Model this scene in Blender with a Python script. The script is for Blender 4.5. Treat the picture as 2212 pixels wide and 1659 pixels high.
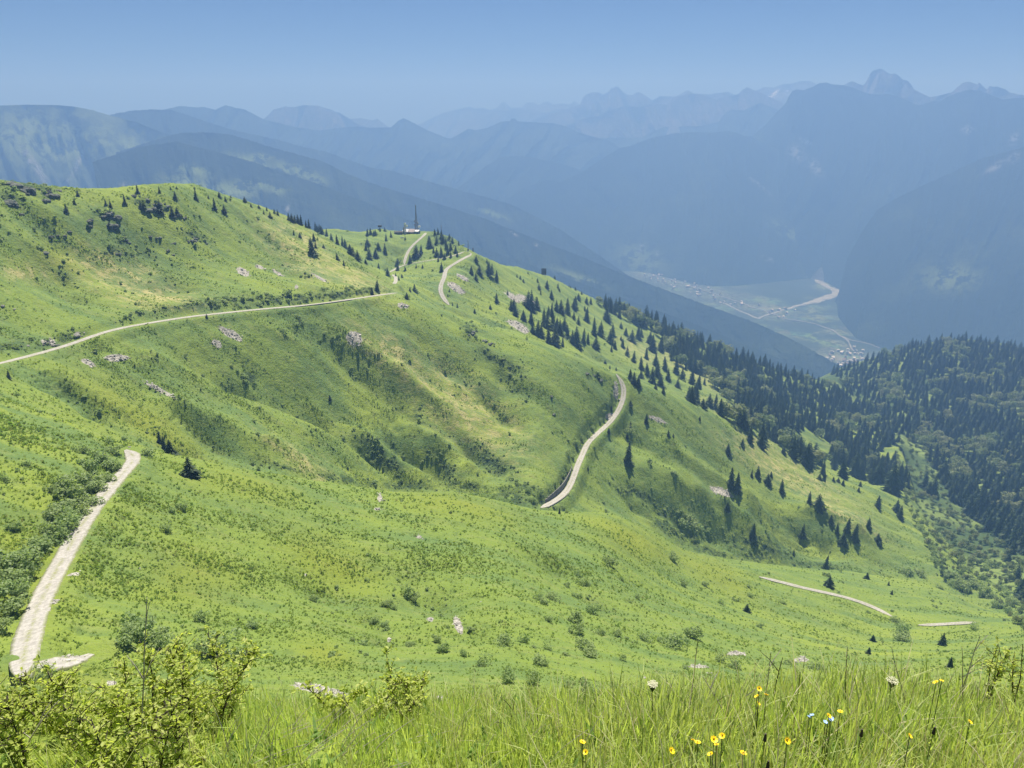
import bpy, math, random
import numpy as np
from mathutils import Vector, Matrix
for o in list(bpy.data.objects): bpy.data.objects.remove(o)
SC = bpy.context.scene
COL = SC.collection
rng = np.random.default_rng(7); random.seed(7)
R = math.radians

# ------------------------------------------------------------ camera, sky, sun, exposure
PITCH = R(20.1); FOC = 1609.0; IW, IH = 2212.0, 1659.0
cd = bpy.data.cameras.new('camera'); cam = bpy.data.objects.new('camera', cd); COL.objects.link(cam)
cd.sensor_width = 36; cd.lens = 36*FOC/IW; cd.clip_start = .05; cd.clip_end = 40000
cam.rotation_euler = (R(90)-PITCH, 0, 0); SC.camera = cam
SUN_EL, SUN_AZ = 63, 5        # azimuth from the view direction, + to the right
W = bpy.data.worlds.new('World'); SC.world = W; W.use_nodes = True
nt = W.node_tree; bg = nt.nodes['Background']
sky = nt.nodes.new('ShaderNodeTexSky'); sky.sky_type = 'NISHITA'; sky.sun_disc = False
sky.sun_elevation = R(SUN_EL); sky.sun_rotation = R(SUN_AZ); sky.altitude = 2000; sky.air_density = 1.0; sky.dust_density = 2.6; sky.ozone_density = 5
tint = nt.nodes.new('ShaderNodeMix'); tint.data_type = 'RGBA'; tint.blend_type = 'MULTIPLY'; tint.inputs[0].default_value = 1
nt.links.new(sky.outputs[0], tint.inputs[6]); tint.inputs[7].default_value = (.25, .345, .52, 1)      # the photograph's deeper blue
nt.links.new(tint.outputs[2], bg.inputs[0]); bg.inputs[1].default_value = .05
sl = bpy.data.lights.new('sun', 'SUN'); so = bpy.data.objects.new('sun', sl); COL.objects.link(so)
sl.energy = 5; sl.angle = R(.53); sl.color = (1, .96, .88)
a = R(SUN_AZ); e = R(SUN_EL)
sdir = Vector((math.sin(a)*math.cos(e), math.cos(a)*math.cos(e), math.sin(e)))
so.rotation_euler = sdir.to_track_quat('Z', 'Y').to_euler()
SC.view_settings.view_transform = 'Standard'; SC.view_settings.look = 'None'
SC.view_settings.exposure = 1.1; SC.view_settings.gamma = 1
HAZE_DENS, HAZE_COL, HAZE_ABS = .00031, (.18, .335, .68), (.30, .18, .0)
SC.cycles.use_denoising = True
SC.cycles.max_bounces = 5; SC.cycles.diffuse_bounces = 2; SC.cycles.transmission_bounces = 2; SC.cycles.volume_bounces = 1
SC.cycles.sample_clamp_indirect = 3

# ------------------------------------------------------------ helpers
cp, sp = math.cos(PITCH), math.sin(PITCH)
def world(u, v, r):
    "picture direction (u, v) and horizontal distance r from the viewpoint -> a point of the place"
    u, v, r = np.broadcast_arrays(np.asarray(u, float), np.asarray(v, float), np.asarray(r, float))
    x = (u-IW/2)/FOC; y = -(v-IH/2)/FOC
    Y = cp+sp*y; Z = -sp+cp*y; k = r/np.hypot(x, Y)
    return np.stack([x*k, Y*k, Z*k], -1)
def project(P):
    f = P[..., 1]*cp-P[..., 2]*sp; up = P[..., 1]*sp+P[..., 2]*cp
    f = np.maximum(f, .01)
    return IW/2+FOC*P[..., 0]/f, IH/2-FOC*up/f
def tag(o, label=None, cat=None, group=None, kind=None):
    for k, v in (('label', label), ('category', cat), ('group', group), ('kind', kind)):
        if v: o[k] = v
    return o
def link(name, me, parent=None):
    o = bpy.data.objects.new(name, me); COL.objects.link(o)
    if parent: o.parent = parent
    return o
def mesh(name, verts, faces, mats, fm=None, smooth=False):
    me = bpy.data.meshes.new(name); V = np.asarray(verts, np.float32)
    if isinstance(faces, np.ndarray):
        n, k = faces.shape
        me.vertices.add(len(V)); me.vertices.foreach_set('co', V.ravel())
        me.loops.add(n*k); me.loops.foreach_set('vertex_index', faces.ravel().astype(np.int32))
        me.polygons.add(n); me.polygons.foreach_set('loop_start', np.arange(0, n*k, k, dtype=np.int32))
        me.update(calc_edges=True)
    else:
        me.from_pydata([tuple(map(float, p)) for p in V], [], faces); me.update()
    for m in (mats if isinstance(mats, (list, tuple)) else [mats]): me.materials.append(m)
    if fm is not None: me.polygons.foreach_set('material_index', np.asarray(fm, np.int32))
    if smooth: me.polygons.foreach_set('use_smooth', np.ones(len(me.polygons), bool))
    return me
def attr(me, name, arr):
    at = me.attributes.new(name, 'FLOAT', 'POINT'); at.data.foreach_set('value', np.asarray(arr, np.float32).ravel())
_T = rng.random((256, 256))*2*np.pi; _GX = np.cos(_T); _GY = np.sin(_T)
def perlin(x, y):
    xi = np.floor(x).astype(int); yi = np.floor(y).astype(int); xf = x-xi; yf = y-yi
    s = xf*xf*xf*(xf*(xf*6-15)+10); t = yf*yf*yf*(yf*(yf*6-15)+10)
    def g(i, j):
        a_, b_ = (xi+i) & 255, (yi+j) & 255
        return _GX[a_, b_]*(xf-i)+_GY[a_, b_]*(yf-j)
    return ((g(0, 0)*(1-s)+g(1, 0)*s)*(1-t)+(g(0, 1)*(1-s)+g(1, 1)*s)*t)*1.5
def fbm(x, y, o=4, ridged=False):
    r_ = 0; am = 1; tot = 0
    for k in range(o):
        n = perlin(x*2**k+17.3*k, y*2**k-9.1*k)
        if ridged: n = 1-2*np.abs(n)
        r_ = r_+am*n; tot += am; am *= .5
    return r_/tot
def pchip_surface(X, Y, ns):
    K = len(X); h = np.diff(X, axis=0); dl = np.diff(Y, axis=0)/h
    d = np.zeros_like(Y); d[0] = dl[0]; d[-1] = dl[-1]
    for k in range(1, K-1):
        ok = dl[k-1]*dl[k] > 0; w1 = 2*h[k]+h[k-1]; w2 = h[k]+2*h[k-1]
        with np.errstate(divide='ignore', invalid='ignore'):
            d[k] = np.where(ok, (w1+w2)/(w1/dl[k-1]+w2/dl[k]), 0)
    xs = []; ys = []
    for k in range(K-1):
        for s in np.arange(ns[k])/ns[k]:
            xs.append(X[k]+s*h[k])
            ys.append((2*s**3-3*s*s+1)*Y[k]+(s**3-2*s*s+s)*h[k]*d[k]+(-2*s**3+3*s*s)*Y[k+1]+(s**3-s*s)*h[k]*d[k+1])
    xs.append(X[-1]); ys.append(Y[-1])
    return np.array(xs), np.array(ys)
def grid_faces(nr, nc):
    i = np.arange(nr*nc).reshape(nr, nc)
    return np.stack([i[:-1, :-1], i[:-1, 1:], i[1:, 1:], i[1:, :-1]], -1).reshape(-1, 4)

# ------------------------------------------------------------ materials
class NT:
    def __init__(s, name, kind='BSDF'):
        s.m = bpy.data.materials.new(name); s.m.use_nodes = True; s.t = s.m.node_tree; s.t.nodes.clear()
        s.out = s.t.nodes.new('ShaderNodeOutputMaterial')
    def n(s, typ, props=None, **inp):
        nd = s.t.nodes.new('ShaderNode'+typ)
        for k, v in (props or {}).items(): setattr(nd, k, v)
        for k, v in inp.items():
            k = k.replace('_', ' ') if k.replace('_', ' ') in nd.inputs else k
            key = int(k[1:]) if k[0] == 'i' and k[1:].isdigit() else k
            s.set(nd.inputs[key], v)
        return nd
    def set(s, sock, v):
        if isinstance(v, bpy.types.NodeSocket): s.t.links.new(v, sock)
        elif isinstance(v, bpy.types.Node): s.t.links.new(v.outputs[0], sock)
        else: sock.default_value = tuple(v)+(1,) if isinstance(v, tuple) and len(v) == 3 and sock.type == 'RGBA' else v
    def mix(s, f, a_, b_, mode='MIX'):
        nd = s.t.nodes.new('ShaderNodeMix'); nd.data_type = 'RGBA'; nd.blend_type = mode
        s.set(nd.inputs[0], f); s.set(nd.inputs[6], a_); s.set(nd.inputs[7], b_); return nd.outputs[2]
    def ramp(s, f, lo, hi, a_=0., b_=1.):
        nd = s.t.nodes.new('ShaderNodeMapRange'); nd.clamp = True; nd.interpolation_type = 'SMOOTHSTEP'
        for i, v in enumerate((f, lo, hi, a_, b_)): s.set(nd.inputs[i], v)
        return nd.outputs[0]
    def math(s, op, a_, b_=0.):
        nd = s.t.nodes.new('ShaderNodeMath'); nd.operation = op; s.set(nd.inputs[0], a_); s.set(nd.inputs[1], b_); return nd.outputs[0]
    def pos(s, scale=(1, 1, 1), rz=0):
        g = s.t.nodes.new('ShaderNodeNewGeometry')
        m = s.t.nodes.new('ShaderNodeMapping'); s.t.links.new(g.outputs['Position'], m.inputs[0])
        m.inputs[3].default_value = scale; m.inputs[2].default_value = (0, 0, rz); return m.outputs[0]
    def noise(s, scale, detail=4, vec=None, rough=.55):
        nd = s.t.nodes.new('ShaderNodeTexNoise'); nd.inputs['Scale'].default_value = scale; nd.inputs['Detail'].default_value = detail
        nd.inputs['Roughness'].default_value = rough; s.t.links.new(vec or s.pos(), nd.inputs['Vector']); return nd.outputs[0]
    def at(s, name):
        nd = s.t.nodes.new('ShaderNodeAttribute'); nd.attribute_name = name; return nd.outputs['Fac']
    def done(s, sh):
        s.t.links.new(sh.outputs[0] if isinstance(sh, bpy.types.Node) else sh, s.out.inputs[0]); return s.m
def principled(s, col, rough=.8, bump=None, spec=.3, dist=.1, strength=.6):
    b = s.n('BsdfPrincipled'); s.set(b.inputs['Base Color'], col); s.set(b.inputs['Roughness'], rough); b.inputs['Specular IOR Level'].default_value = spec
    if bump is not None:
        bp = s.n('Bump'); bp.inputs['Strength'].default_value = strength; bp.inputs['Distance'].default_value = dist; s.set(bp.inputs['Height'], bump)
        s.t.links.new(bp.outputs[0], b.inputs['Normal'])
    return b
def simple(name, col, rough=.8, var=.25, sc=3., spec=.3, metal=0.):
    s = NT(name); c2 = tuple(c*(1-var) for c in col); c1 = tuple(min(1, c*(1+var*.6)) for c in col)
    c = s.mix(s.ramp(s.noise(sc), .35, .65), c2, c1); b = principled(s, c, rough, spec=spec); b.inputs['Metallic'].default_value = metal
    return s.done(b)
def leafy(name, c1, c2, c3, trans=.45, sc=.6, rnd=.5, gloss=.25):
    "foliage: light passes through the leaves, tint differs from clump to clump and plant to plant"
    s = NT(name); oi = s.n('ObjectInfo')
    c = s.mix(s.ramp(s.noise(sc, 3), .35, .65), c1, c2)
    c = s.mix(s.math('MULTIPLY', oi.outputs['Random'], rnd), c, c3)
    b = principled(s, c, .55, spec=gloss)
    t = s.n('BsdfTranslucent'); s.set(t.inputs[0], s.mix(1., c, (1.15, 1.2, .6), 'MULTIPLY'))
    m = s.n('MixShader'); m.inputs[0].default_value = trans
    s.t.links.new(b.outputs[0], m.inputs[1]); s.t.links.new(t.outputs[0], m.inputs[2]); return s.done(m)

def terrain_mat():
    s = NT('alpine_grass')
    big = s.noise(.006, 5); mid = s.noise(.035, 5); fine = s.noise(.35, 6, rough=.7); fv = s.noise(1.6, 4, rough=.7)
    st = s.noise(1, 6, s.pos((.012, .07, .03), R(-6)), .62); st2 = s.noise(1, 5, s.pos((.10, .40, .25), R(-8)), .7)
    c = s.mix(s.ramp(big, .38, .62), (.135, .192, .038), (.178, .230, .036))
    c = s.mix(s.ramp(st, .42, .62), c, (.098, .155, .044))
    c = s.mix(s.math('MULTIPLY', s.ramp(mid, .5, .72), .6), c, (.165, .215, .036))
    c = s.mix(s.math('MULTIPLY', s.ramp(st2, .5, .66), .6), c, (.17, .205, .06))
    c = s.mix(s.math('MULTIPLY', s.ramp(fine, .52, .64), .42), c, (.045, .085, .030))
    c = s.mix(s.math('MULTIPLY', s.ramp(fv, .55, .7), .4), c, (.19, .23, .07))
    yel = s.math('MULTIPLY', s.at('yellow'), s.ramp(mid, .3, .6, .5, 1.))
    c = s.mix(s.math('MULTIPLY', yel, .5), c, (.17, .19, .018))
    br = s.ramp(s.noise(.16, 6, rough=.7), .42, .56)
    dry = s.math('MULTIPLY', s.at('dry'), s.math('ADD', s.math('MULTIPLY', s.math('MULTIPLY', br, s.ramp(st2, .38, .6)), 1.1), .12))
    c = s.mix(s.math('MULTIPLY', dry, .8), c, (.33, .30, .13))
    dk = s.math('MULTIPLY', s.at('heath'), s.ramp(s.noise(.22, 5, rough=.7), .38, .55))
    c = s.mix(dk, c, (.026, .048, .022))  # dark scrub cover, also the shade painted behind the spur crest
    sn = s.noise(.9, 6, rough=.75); se = s.at('scree')
    sm = s.ramp(s.math('ADD', se, s.math('MULTIPLY', s.math('SUBTRACT', s.noise(.3, 5, rough=.7), .5), 1.3)), .42, .56)
    rc = s.mix(s.ramp(sn, .4, .6), (.18, .17, .15), (.38, .36, .32))
    c = s.mix(sm, c, rc)
    h = s.math('ADD', s.math('MULTIPLY', s.noise(.25, 6, rough=.7), 2.), s.math('MULTIPLY', s.noise(1.1, 4), .7))
    return s.done(principled(s, c, .9, bump=h, spec=.12, dist=.7, strength=.7))
def forest_floor_mat():
    s = NT('wooded_slope_ground')
    c = s.mix(s.ramp(s.noise(.01, 5), .4, .6), (.05, .08, .03), (.14, .19, .055))
    c = s.mix(s.ramp(s.noise(.1, 5), .5, .65), c, (.03, .05, .02)); return s.done(principled(s, c, .95, spec=.05))
def range_mat(name, dark, light, lo=.5, hi=.6, sc=.0022, rock=None, snow=False):
    s = NT(name)
    n1 = s.noise(sc, 8, rough=.68); n2 = s.noise(sc*6, 6, rough=.7)
    f = s.ramp(s.math('ADD', s.math('MULTIPLY', n1, .7), s.math('MULTIPLY', n2, .3)), lo, hi)
    c = s.mix(f, dark, light)
    c = s.mix(s.math('MULTIPLY', s.ramp(n2, .52, .6), .5), c, tuple(x*.6 for x in dark))
    me_ = s.at('meadow'); c = s.mix(s.math('MULTIPLY', me_, s.ramp(n2, .44, .52)), c, (.16, .21, .07))
    if rock:
        g = s.n('NewGeometry'); sx = s.n('SeparateXYZ'); s.t.links.new(g.outputs['Normal'], sx.inputs[0])
        c = s.mix(s.ramp(s.math('ADD', sx.outputs[2], s.math('MULTIPLY', s.math('SUBTRACT', n2, .5), .5)), .72, .5), c, rock)
    gl = s.at('gully'); c = s.mix(s.math('MULTIPLY', gl, s.ramp(s.noise(sc*14, 5, rough=.7), .42, .56)), c, (.24, .245, .24))
    if snow: c = s.mix(s.at('snow'), c, (.85, .88, .92))
    h = s.math('MULTIPLY', s.noise(sc*18, 7, rough=.75), 60.)
    return s.done(principled(s, c, .95, bump=h, spec=.05, dist=1., strength=.6))
def road_mat():
    s = NT('pale_gravel')
    c = s.mix(s.ramp(s.noise(1.5, 6, rough=.7), .35, .65), (.25, .24, .22), (.38, .365, .34))
    c = s.mix(s.math('MULTIPLY', s.ramp(s.noise(7, 4), .52, .62), .5), c, (.22, .205, .18))
    gr = s.math('MULTIPLY', s.math('MULTIPLY', s.at('middle'), s.ramp(s.noise(.45, 4), .40, .56)), s.ramp(s.noise(3., 4), .35, .55))
    c = s.mix(gr, c, (.20, .21, .10))
    ed = s.math('MULTIPLY', s.at('edge'), s.ramp(s.noise(1.1, 5, rough=.7), .36, .5))
    c = s.mix(ed, c, (.17, .19, .075))
    return s.done(principled(s, c, .95, bump=s.noise(6, 5), spec=.1, dist=.05))
M = {}
M['terrain'] = terrain_mat(); M['floor'] = forest_floor_mat(); M['road'] = road_mat()
M['spruce'] = leafy('spruce_needles', (.018, .038, .022), (.034, .062, .028), (.070, .095, .038), .2, .8, .6, .1)
M['bark'] = simple('bark', (.10, .08, .06), .9)
M['alder'] = leafy('alder_leaves', (.20, .29, .11), (.28, .37, .15), (.30, .35, .17), .5, 1.5)
M['broad'] = leafy('broadleaf_crown', (.10, .16, .055), (.16, .22, .075), (.22, .23, .12), .45, .25, .7)
M['tuft_a'] = leafy('grass_tuft_leaves', (.16, .25, .045), (.23, .32, .055), (.30, .34, .08), .6, .05, .6, .15)
M['tuft_b'] = leafy('herb_leaves', (.13, .23, .05), (.19, .29, .06), (.24, .30, .08), .6, .05, .6, .15)
M['tuft_c'] = leafy('dry_grass_blades', (.20, .20, .07), (.28, .26, .11), (.15, .18, .04), .4, .05, .5, .15)
M['rock'] = simple('grey_rock', (.20, .195, .175), .9, .45, .7); M['rockdark'] = simple('dark_lichen_rock', (.10, .11, .09), .95, .5, .5)
M['pale'] = simple('pale_stone', (.36, .345, .31), .9, .35, 2.)
# ------------------------------------------------------------ the mountainside: profiles of the ground from the viewpoint outwards
US = np.arange(-420, 2640, 3.4)
def curve(pts, sm=5):
    p = np.array(pts, float); v = np.interp(US, p[:, 0], p[:, 1]); r = np.interp(US, p[:, 0], p[:, 2])
    k = np.exp(-.5*(np.arange(-15, 16)/sm)**2); k /= k.sum()
    f = lambda q: np.convolve(np.pad(q, 15, mode='edge'), k, 'valid')
    return f(v), f(r)
C = [
 [(-400,1690,7),(2600,1690,7)],
 [(-400,1600,40),(0,1575,42),(1100,1560,38),(2212,1560,42),(2600,1560,42)],
 [(-400,1470,95),(0,1466,92),(300,1468,86),(700,1478,75),(1100,1480,75),(1500,1480,95),(1900,1455,150),(2212,1440,140),(2600,1430,130)],
 [(-400,1290,118),(0,1300,118),(300,1300,118),(700,1300,125),(1100,1300,127),(1300,1305,150),(1500,1320,195),(1700,1345,245),(1900,1375,290),(2050,1385,300),(2212,1375,300),(2600,1340,300)],
 [(-400,720,230),(-100,810,232),(0,855,230),(120,900,222),(230,948,216),(300,966,214),(400,986,214),(520,1011,215),(640,1032,220),(760,1052,226),(850,1064,230),(900,1064,234),(970,1060,240),(1080,1082,247),(1160,1103,252),(1240,1107,270),(1320,1107,290),(1400,1140,310),(1470,1185,332),(1560,1207,365),(1700,1223,400),(1850,1238,430),(2000,1264,448),(2060,1282,452),(2110,1310,450),(2212,1335,430),(2600,1330,420)],
 [(-400,715,240),(0,845,243),(120,896,236),(230,952,236),(300,975,240),(400,1000,245),(600,1048,262),(760,1090,278),(850,1112,295),(1000,1114,292),(1160,1130,288),(1240,1140,305),(1320,1140,325),(1400,1165,345),(1470,1212,372),(1560,1232,400),(1700,1248,440),(1850,1255,470),(2000,1285,490),(2060,1302,495),(2110,1325,490),(2212,1345,480),(2600,1330,470)],
 [(-400,710,262),(0,815,276),(300,868,300),(600,890,330),(850,910,360),(1000,935,368),(1100,975,362),(1160,1000,352),(1250,965,398),(1330,945,440),(1470,1030,452),(1700,1080,520),(1850,1110,560),(1950,1160,585),(2000,1180,590),(2060,1215,590),(2120,1262,570),(2212,1315,530),(2600,1320,500)],
 [(-400,825,230),(-100,808,285),(0,785,300),(200,722,332),(430,683,365),(640,660,395),(760,645,420),(860,632,455),(960,666,470),(1000,680,470),(1130,722,475),(1250,772,478),(1330,807,486),(1400,832,500),(1500,872,540),(1600,915,590),(1700,974,640),(1800,1020,680),(1900,1056,718),(1960,1088,715),(2000,1128,700),(2060,1188,675),(2120,1243,635),(2212,1305,565),(2600,1310,540)],
 [(-400,690,320),(0,640,350),(200,600,385),(430,570,420),(640,560,455),(760,585,470),(860,627,476),(960,700,510),(1000,712,520),(1130,762,535),(1250,805,545),(1330,838,555),(1400,853,570),(1500,888,600),(1600,932,650),(1700,988,700),(1800,1030,735),(1900,1056,780),(1960,1040,850),(2000,1112,780),(2060,1190,720),(2120,1250,680),(2212,1320,620),(2600,1330,600)],
 [(-400,360,420),(0,391,440),(60,397,440),(150,410,448),(250,404,460),(300,400,470),(380,398,480),(430,403,500),(500,425,510),(560,446,520),(615,468,528),(665,495,525),(703,516,520),(740,536,515),(770,561,510),(803,579,506),(828,599,504),(860,616,506),(900,640,560),(960,650,580),(1000,648,600),(1130,690,620),(1250,730,660),(1330,770,680),(1400,798,700),(1500,835,740),(1600,875,780),(1700,915,830),(1800,955,900),(1900,965,980),(1960,975,960),(2000,1118,860),(2060,1200,800),(2120,1265,760),(2212,1340,700),(2600,1350,700)],
 [(-400,480,540),(0,470,560),(430,480,620),(615,540,640),(740,562,640),(800,598,620),(860,600,640),(900,590,650),(1000,592,640),(1130,645,690),(1250,692,760),(1330,725,820),(1400,755,850),(1500,792,900),(1600,832,940),(1700,868,1000),(1800,895,1080),(1900,930,1090),(1960,952,1040),(2000,1125,950),(2060,1210,900),(2120,1280,860),(2212,1350,800),(2600,1360,800)],
 [(-400,520,760),(0,500,700),(600,502,750),(708,497,760),(770,504,770),(818,492,780),(850,501,790),(900,497,800),(956,503,790),(985,518,750),(1006,540,700),(1022,543,695),(1050,557,735),(1071,570,765),(1106,577,810),(1168,590,870),(1193,600,890),(1231,622,925),(1256,635,950),(1286,650,970),(1331,668,1000),(1418,697,1040),(1506,735,1080),(1606,775,1130),(1700,808,1180),(1790,830,1220),(1850,872,1230),(1900,925,1200),(1960,955,1150),(2000,1130,1050),(2060,1215,1000),(2120,1290,950),(2212,1360,900),(2600,1370,900)],
 [(-400,700,1100),(600,700,1100),(1000,720,1100),(1300,820,1300),(1600,930,1450),(1800,980,1500),(1900,1010,1500),(2000,1180,1400),(2212,1380,1200),(2600,1400,1200)],
]
NS = [14, 60, 90, 86, 14, 56, 52, 26, 44, 34, 36, 8]
cs = [curve(c) for c in C]
Vc = np.array([c[0] for c in cs]); Lc = np.log(np.array([c[1] for c in cs]))
for k in range(1, len(Lc)): Lc[k] = np.maximum(Lc[k], Lc[k-1]+.012)
Lr, Vv = pchip_surface(Lc, Vc, NS)
G = world(US[None, :], Vv, np.exp(Lr))

def hit_grid(G, u, v):
    U, V = project(G); c = int(np.argmin(np.abs(U[U.shape[0]//3]-u)))
    c = min(max(c, 2), G.shape[1]-3)
    lo, hi = max(0, c-12), min(G.shape[1], c+13)
    vv = V[:, lo:hi]; uu = U[:, lo:hi]
    j = np.argmin(np.abs(uu-u), axis=1); ii = np.arange(len(j)); col = vv[ii, j]
    for i in range(1, len(col)):
        if col[i] <= v < col[i-1]:
            t = (col[i-1]-v)/max(col[i-1]-col[i], 1e-6)
            return G[i-1, lo+j[i-1]]*(1-t)+G[i, lo+j[i]]*t
    return None
def hitpath(pts, G):
    out = []
    for (u, v) in pts:
        p = hit_grid(G, u, v)
        if p is not None: out.append(p)
    return np.array(out)
def resample(P, step, smooth=0):
    d = np.r_[0, np.cumsum(np.linalg.norm(np.diff(P[:, :2], axis=0), axis=1))]
    keep = np.r_[True, np.diff(d) > .01]; P = P[keep]; d = d[keep]
    s = np.arange(0, d[-1], step); Q = np.stack([np.interp(s, d, P[:, i]) for i in range(3)], 1)
    if smooth:
        w = int(smooth/step); k = np.hanning(2*w+3)[1:-1]; k /= k.sum(); m = len(k)//2
        Q0, Q1 = Q[0].copy(), Q[-1].copy()
        pad = np.concatenate([2*Q0-Q[1:m+1][::-1], Q, 2*Q1-Q[-m-1:-1][::-1]]) if len(Q) > m+1 else None
        if pad is not None: Q = np.stack([np.convolve(pad[:, i], k, 'valid') for i in range(3)], 1)
    return Q
def near_path(P, path, maxd):
    "squared distance and nearest index for grid points near a path"
    F = P.reshape(-1, 3); lo = path.min(0)-maxd; hi = path.max(0)+maxd
    idx = np.nonzero((F[:, 0] > lo[0]) & (F[:, 0] < hi[0]) & (F[:, 1] > lo[1]) & (F[:, 1] < hi[1]) & (F[:, 2] > lo[2]-12) & (F[:, 2] < hi[2]+12))[0]
    D = np.full(len(idx), 1e9); J = np.zeros(len(idx), int)
    for s in range(0, len(idx), 20000):
        q = F[idx[s:s+20000]]; d2 = (q[:, None, 0]-path[None, :, 0])**2+(q[:, None, 1]-path[None, :, 1])**2
        J[s:s+20000] = d2.argmin(1); D[s:s+20000] = np.sqrt(d2.min(1))
    ok = D < maxd; return idx[ok], D[ok], J[ok]
# ravines (negative) and ribs (positive)
CARVE = [
 ([(275,762),(350,787),(425,818),(553,870),(653,915),(728,950),(790,997),(828,1032),(870,1054)], 5.0, 13),
 ([(330,768),(430,800),(560,850),(660,893),(740,932),(800,972),(850,1018),(900,1052)], -8, 11),
 ([(760,905),(830,965),(890,1010),(945,1052)], 4.5, 8), ([(800,885),(853,945),(920,1000),(985,1045)], -6, 9),
 ([(853,890),(930,950),(1003,1005),(1055,1040)], 4.5, 8), ([(930,890),(1000,950),(1060,1005),(1110,1045)], -4.5, 9),
 ([(100,812),(190,875),(260,935)], -4, 8), ([(60,800),(150,832),(240,878),(330,925),(420,978)], 3.5, 8),
 ([(207,862),(250,885),(312,915),(400,968),(480,1002)], -4.5, 8), ([(300,850),(430,905),(560,965),(700,1030)], 3, 9),
 ([(370,900),(480,960),(600,1015)], -4, 8), ([(650,700),(760,790),(860,870),(960,960)], -3, 10), ([(700,690),(830,790),(950,880),(1050,960)], 3, 10),
 ([(880,720),(980,800),(1080,880),(1150,950)], -3.5, 11), ([(1000,720),(1060,780),(1140,850),(1200,900)], -3, 9),
 ([(1350,905),(1450,985),(1560,1060),(1700,1130)], 3, 14), ([(1300,1060),(1400,1085),(1500,1130),(1600,1180)], -5, 13), ([(1320,1010),(1420,1035),(1560,1100),(1700,1180)], 4, 12),
 ([(1640,1120),(1740,1150),(1830,1200)], -5, 14), ([(1700,1090),(1800,1130),(1900,1180)], 4, 12),
 ([(250,460),(330,560),(400,650)], -3, 16), ([(520,440),(600,540),(660,620)], -3, 16), ([(80,450),(120,550),(160,660)], -3, 15),
 ([(600,1200),(760,1290),(900,1400)], -2.0, 9), ([(820,1180),(960,1290),(1080,1400)], -2.2, 9), ([(1150,1180),(1300,1290),(1420,1370)], -2, 10),
 ([(950,620),(1040,700),(1120,740)], -4, 14), ([(870,520),(850,560),(845,590)], -4, 14),
 ([(1250,760),(1340,780),(1450,850)], -3, 14),
]
dz = np.zeros(G.shape[0]*G.shape[1]); gveg = dz.copy()
for pts, amp, wd in CARVE:
    P = hitpath(pts, G)
    if len(P) < 2: continue
    P = resample(P, 2., 8); idx, D, J = near_path(G, P, wd*3)
    t = np.minimum(J, len(P)-1-J)/(len(P)*.22); fade = np.clip(t, 0, 1)
    F = G.reshape(-1, 3)[idx]; amp_n = amp*(.75+.5*perlin(F[:, 0]/14, F[:, 1]/14))
    prof = np.exp(-(D/wd)**1.15) if amp < 0 else np.exp(-(D/wd)**1.25)
    dz[idx] += 2.4*amp_n*prof*fade
    if amp < 0: gveg[idx] = np.maximum(gveg[idx], .38*np.exp(-(D/(wd*.5))**2)*fade)
X, Y = G[..., 0], G[..., 1]; RR = np.hypot(X, Y)
amp = np.interp(RR, [8, 40, 120, 260, 480, 800, 1300], [0, .6, 1.3, 2.5, 3.3, 5., 7])
Xr = X*.99+Y*.12; Yr = Y*.99-X*.12
dz2 = amp*(fbm(Xr/80, Yr/20, 4)*.8+fbm(Xr/20+5, Yr/7, 3)*.28)
dz2 += np.interp(RR, [10, 60, 350, 700], [.1, .30, .35, .1])*fbm(X/3.2, Y/3.2, 3)+np.interp(RR, [10, 60, 300, 500], [.03, .12, .12, .0])*perlin(X/.9, Y/.9)
G[..., 2] += dz.reshape(RR.shape)+dz2

ROADS = [
 ('gravel_road', 3.5, [(46,1462),(48,1440),(52,1400),(65,1350),(85,1300),(110,1250),(136,1205),(167,1150),(196,1105),(227,1065),(257,1030),(281,1005),(294,991),(294,980),(283,972),(268,972)]),
 ('gravel_road', 4.2, [(58,1440),(90,1436),(130,1432),(165,1426),(200,1412)]),
 ('gravel_road', 3.0, [(-120,815),(-60,800),(0,784),(60,770),(120,753),(170,738),(210,722),(260,708),(330,696),(400,685),(470,677),(550,669),(640,661),(700,655),(760,646),(820,637),(858,632)]),
 ('gravel_road', 3.6, [(1330,808),(1340,815),(1348,830),(1350,847),(1345,866),(1338,885),(1325,905),(1308,922),(1285,942),(1268,960),(1258,980),(1250,1000),(1243,1020),(1236,1040),(1225,1060),(1205,1078),(1184,1090),(1168,1097)]),
 ('gravel_road', 4.0, [(1008,542),(1018,545),(1017,550),(1000,558),(980,570),(965,580),(959,592),(961,600),(953,610),(951,625),(955,640),(963,652),(970,660)]),
 ('gravel_road', 2.8, [(842,588),(855,580),(870,573),(900,567),(930,562),(960,557),(985,551),(1005,543)]),
 ('gravel_road', 3.0, [(872,572),(877,556),(882,541),(891,528),(905,517),(917,508),(918,503)]),
 ('gravel_road', 3.0, [(850,613),(856,607),(854,599),(848,593)]),
 ('gravel_road', 2.6, [(1640,1246),(1680,1255),(1720,1266),(1770,1277),(1820,1288),(1860,1300),(1890,1312),(1915,1325),(1928,1332)]),
 ('gravel_road', 2.0, [(1985,1350),(2000,1350),(2040,1348),(2090,1345),(2110,1344)]),
]
ROADLAB = ['road', 'road', 'road', 'road', 'road', 'road', 'track', 'road', 'road', 'road']
road_paths = []
road_mask = np.zeros(G.shape[0]*G.shape[1])
Gr = G.copy()
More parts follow.
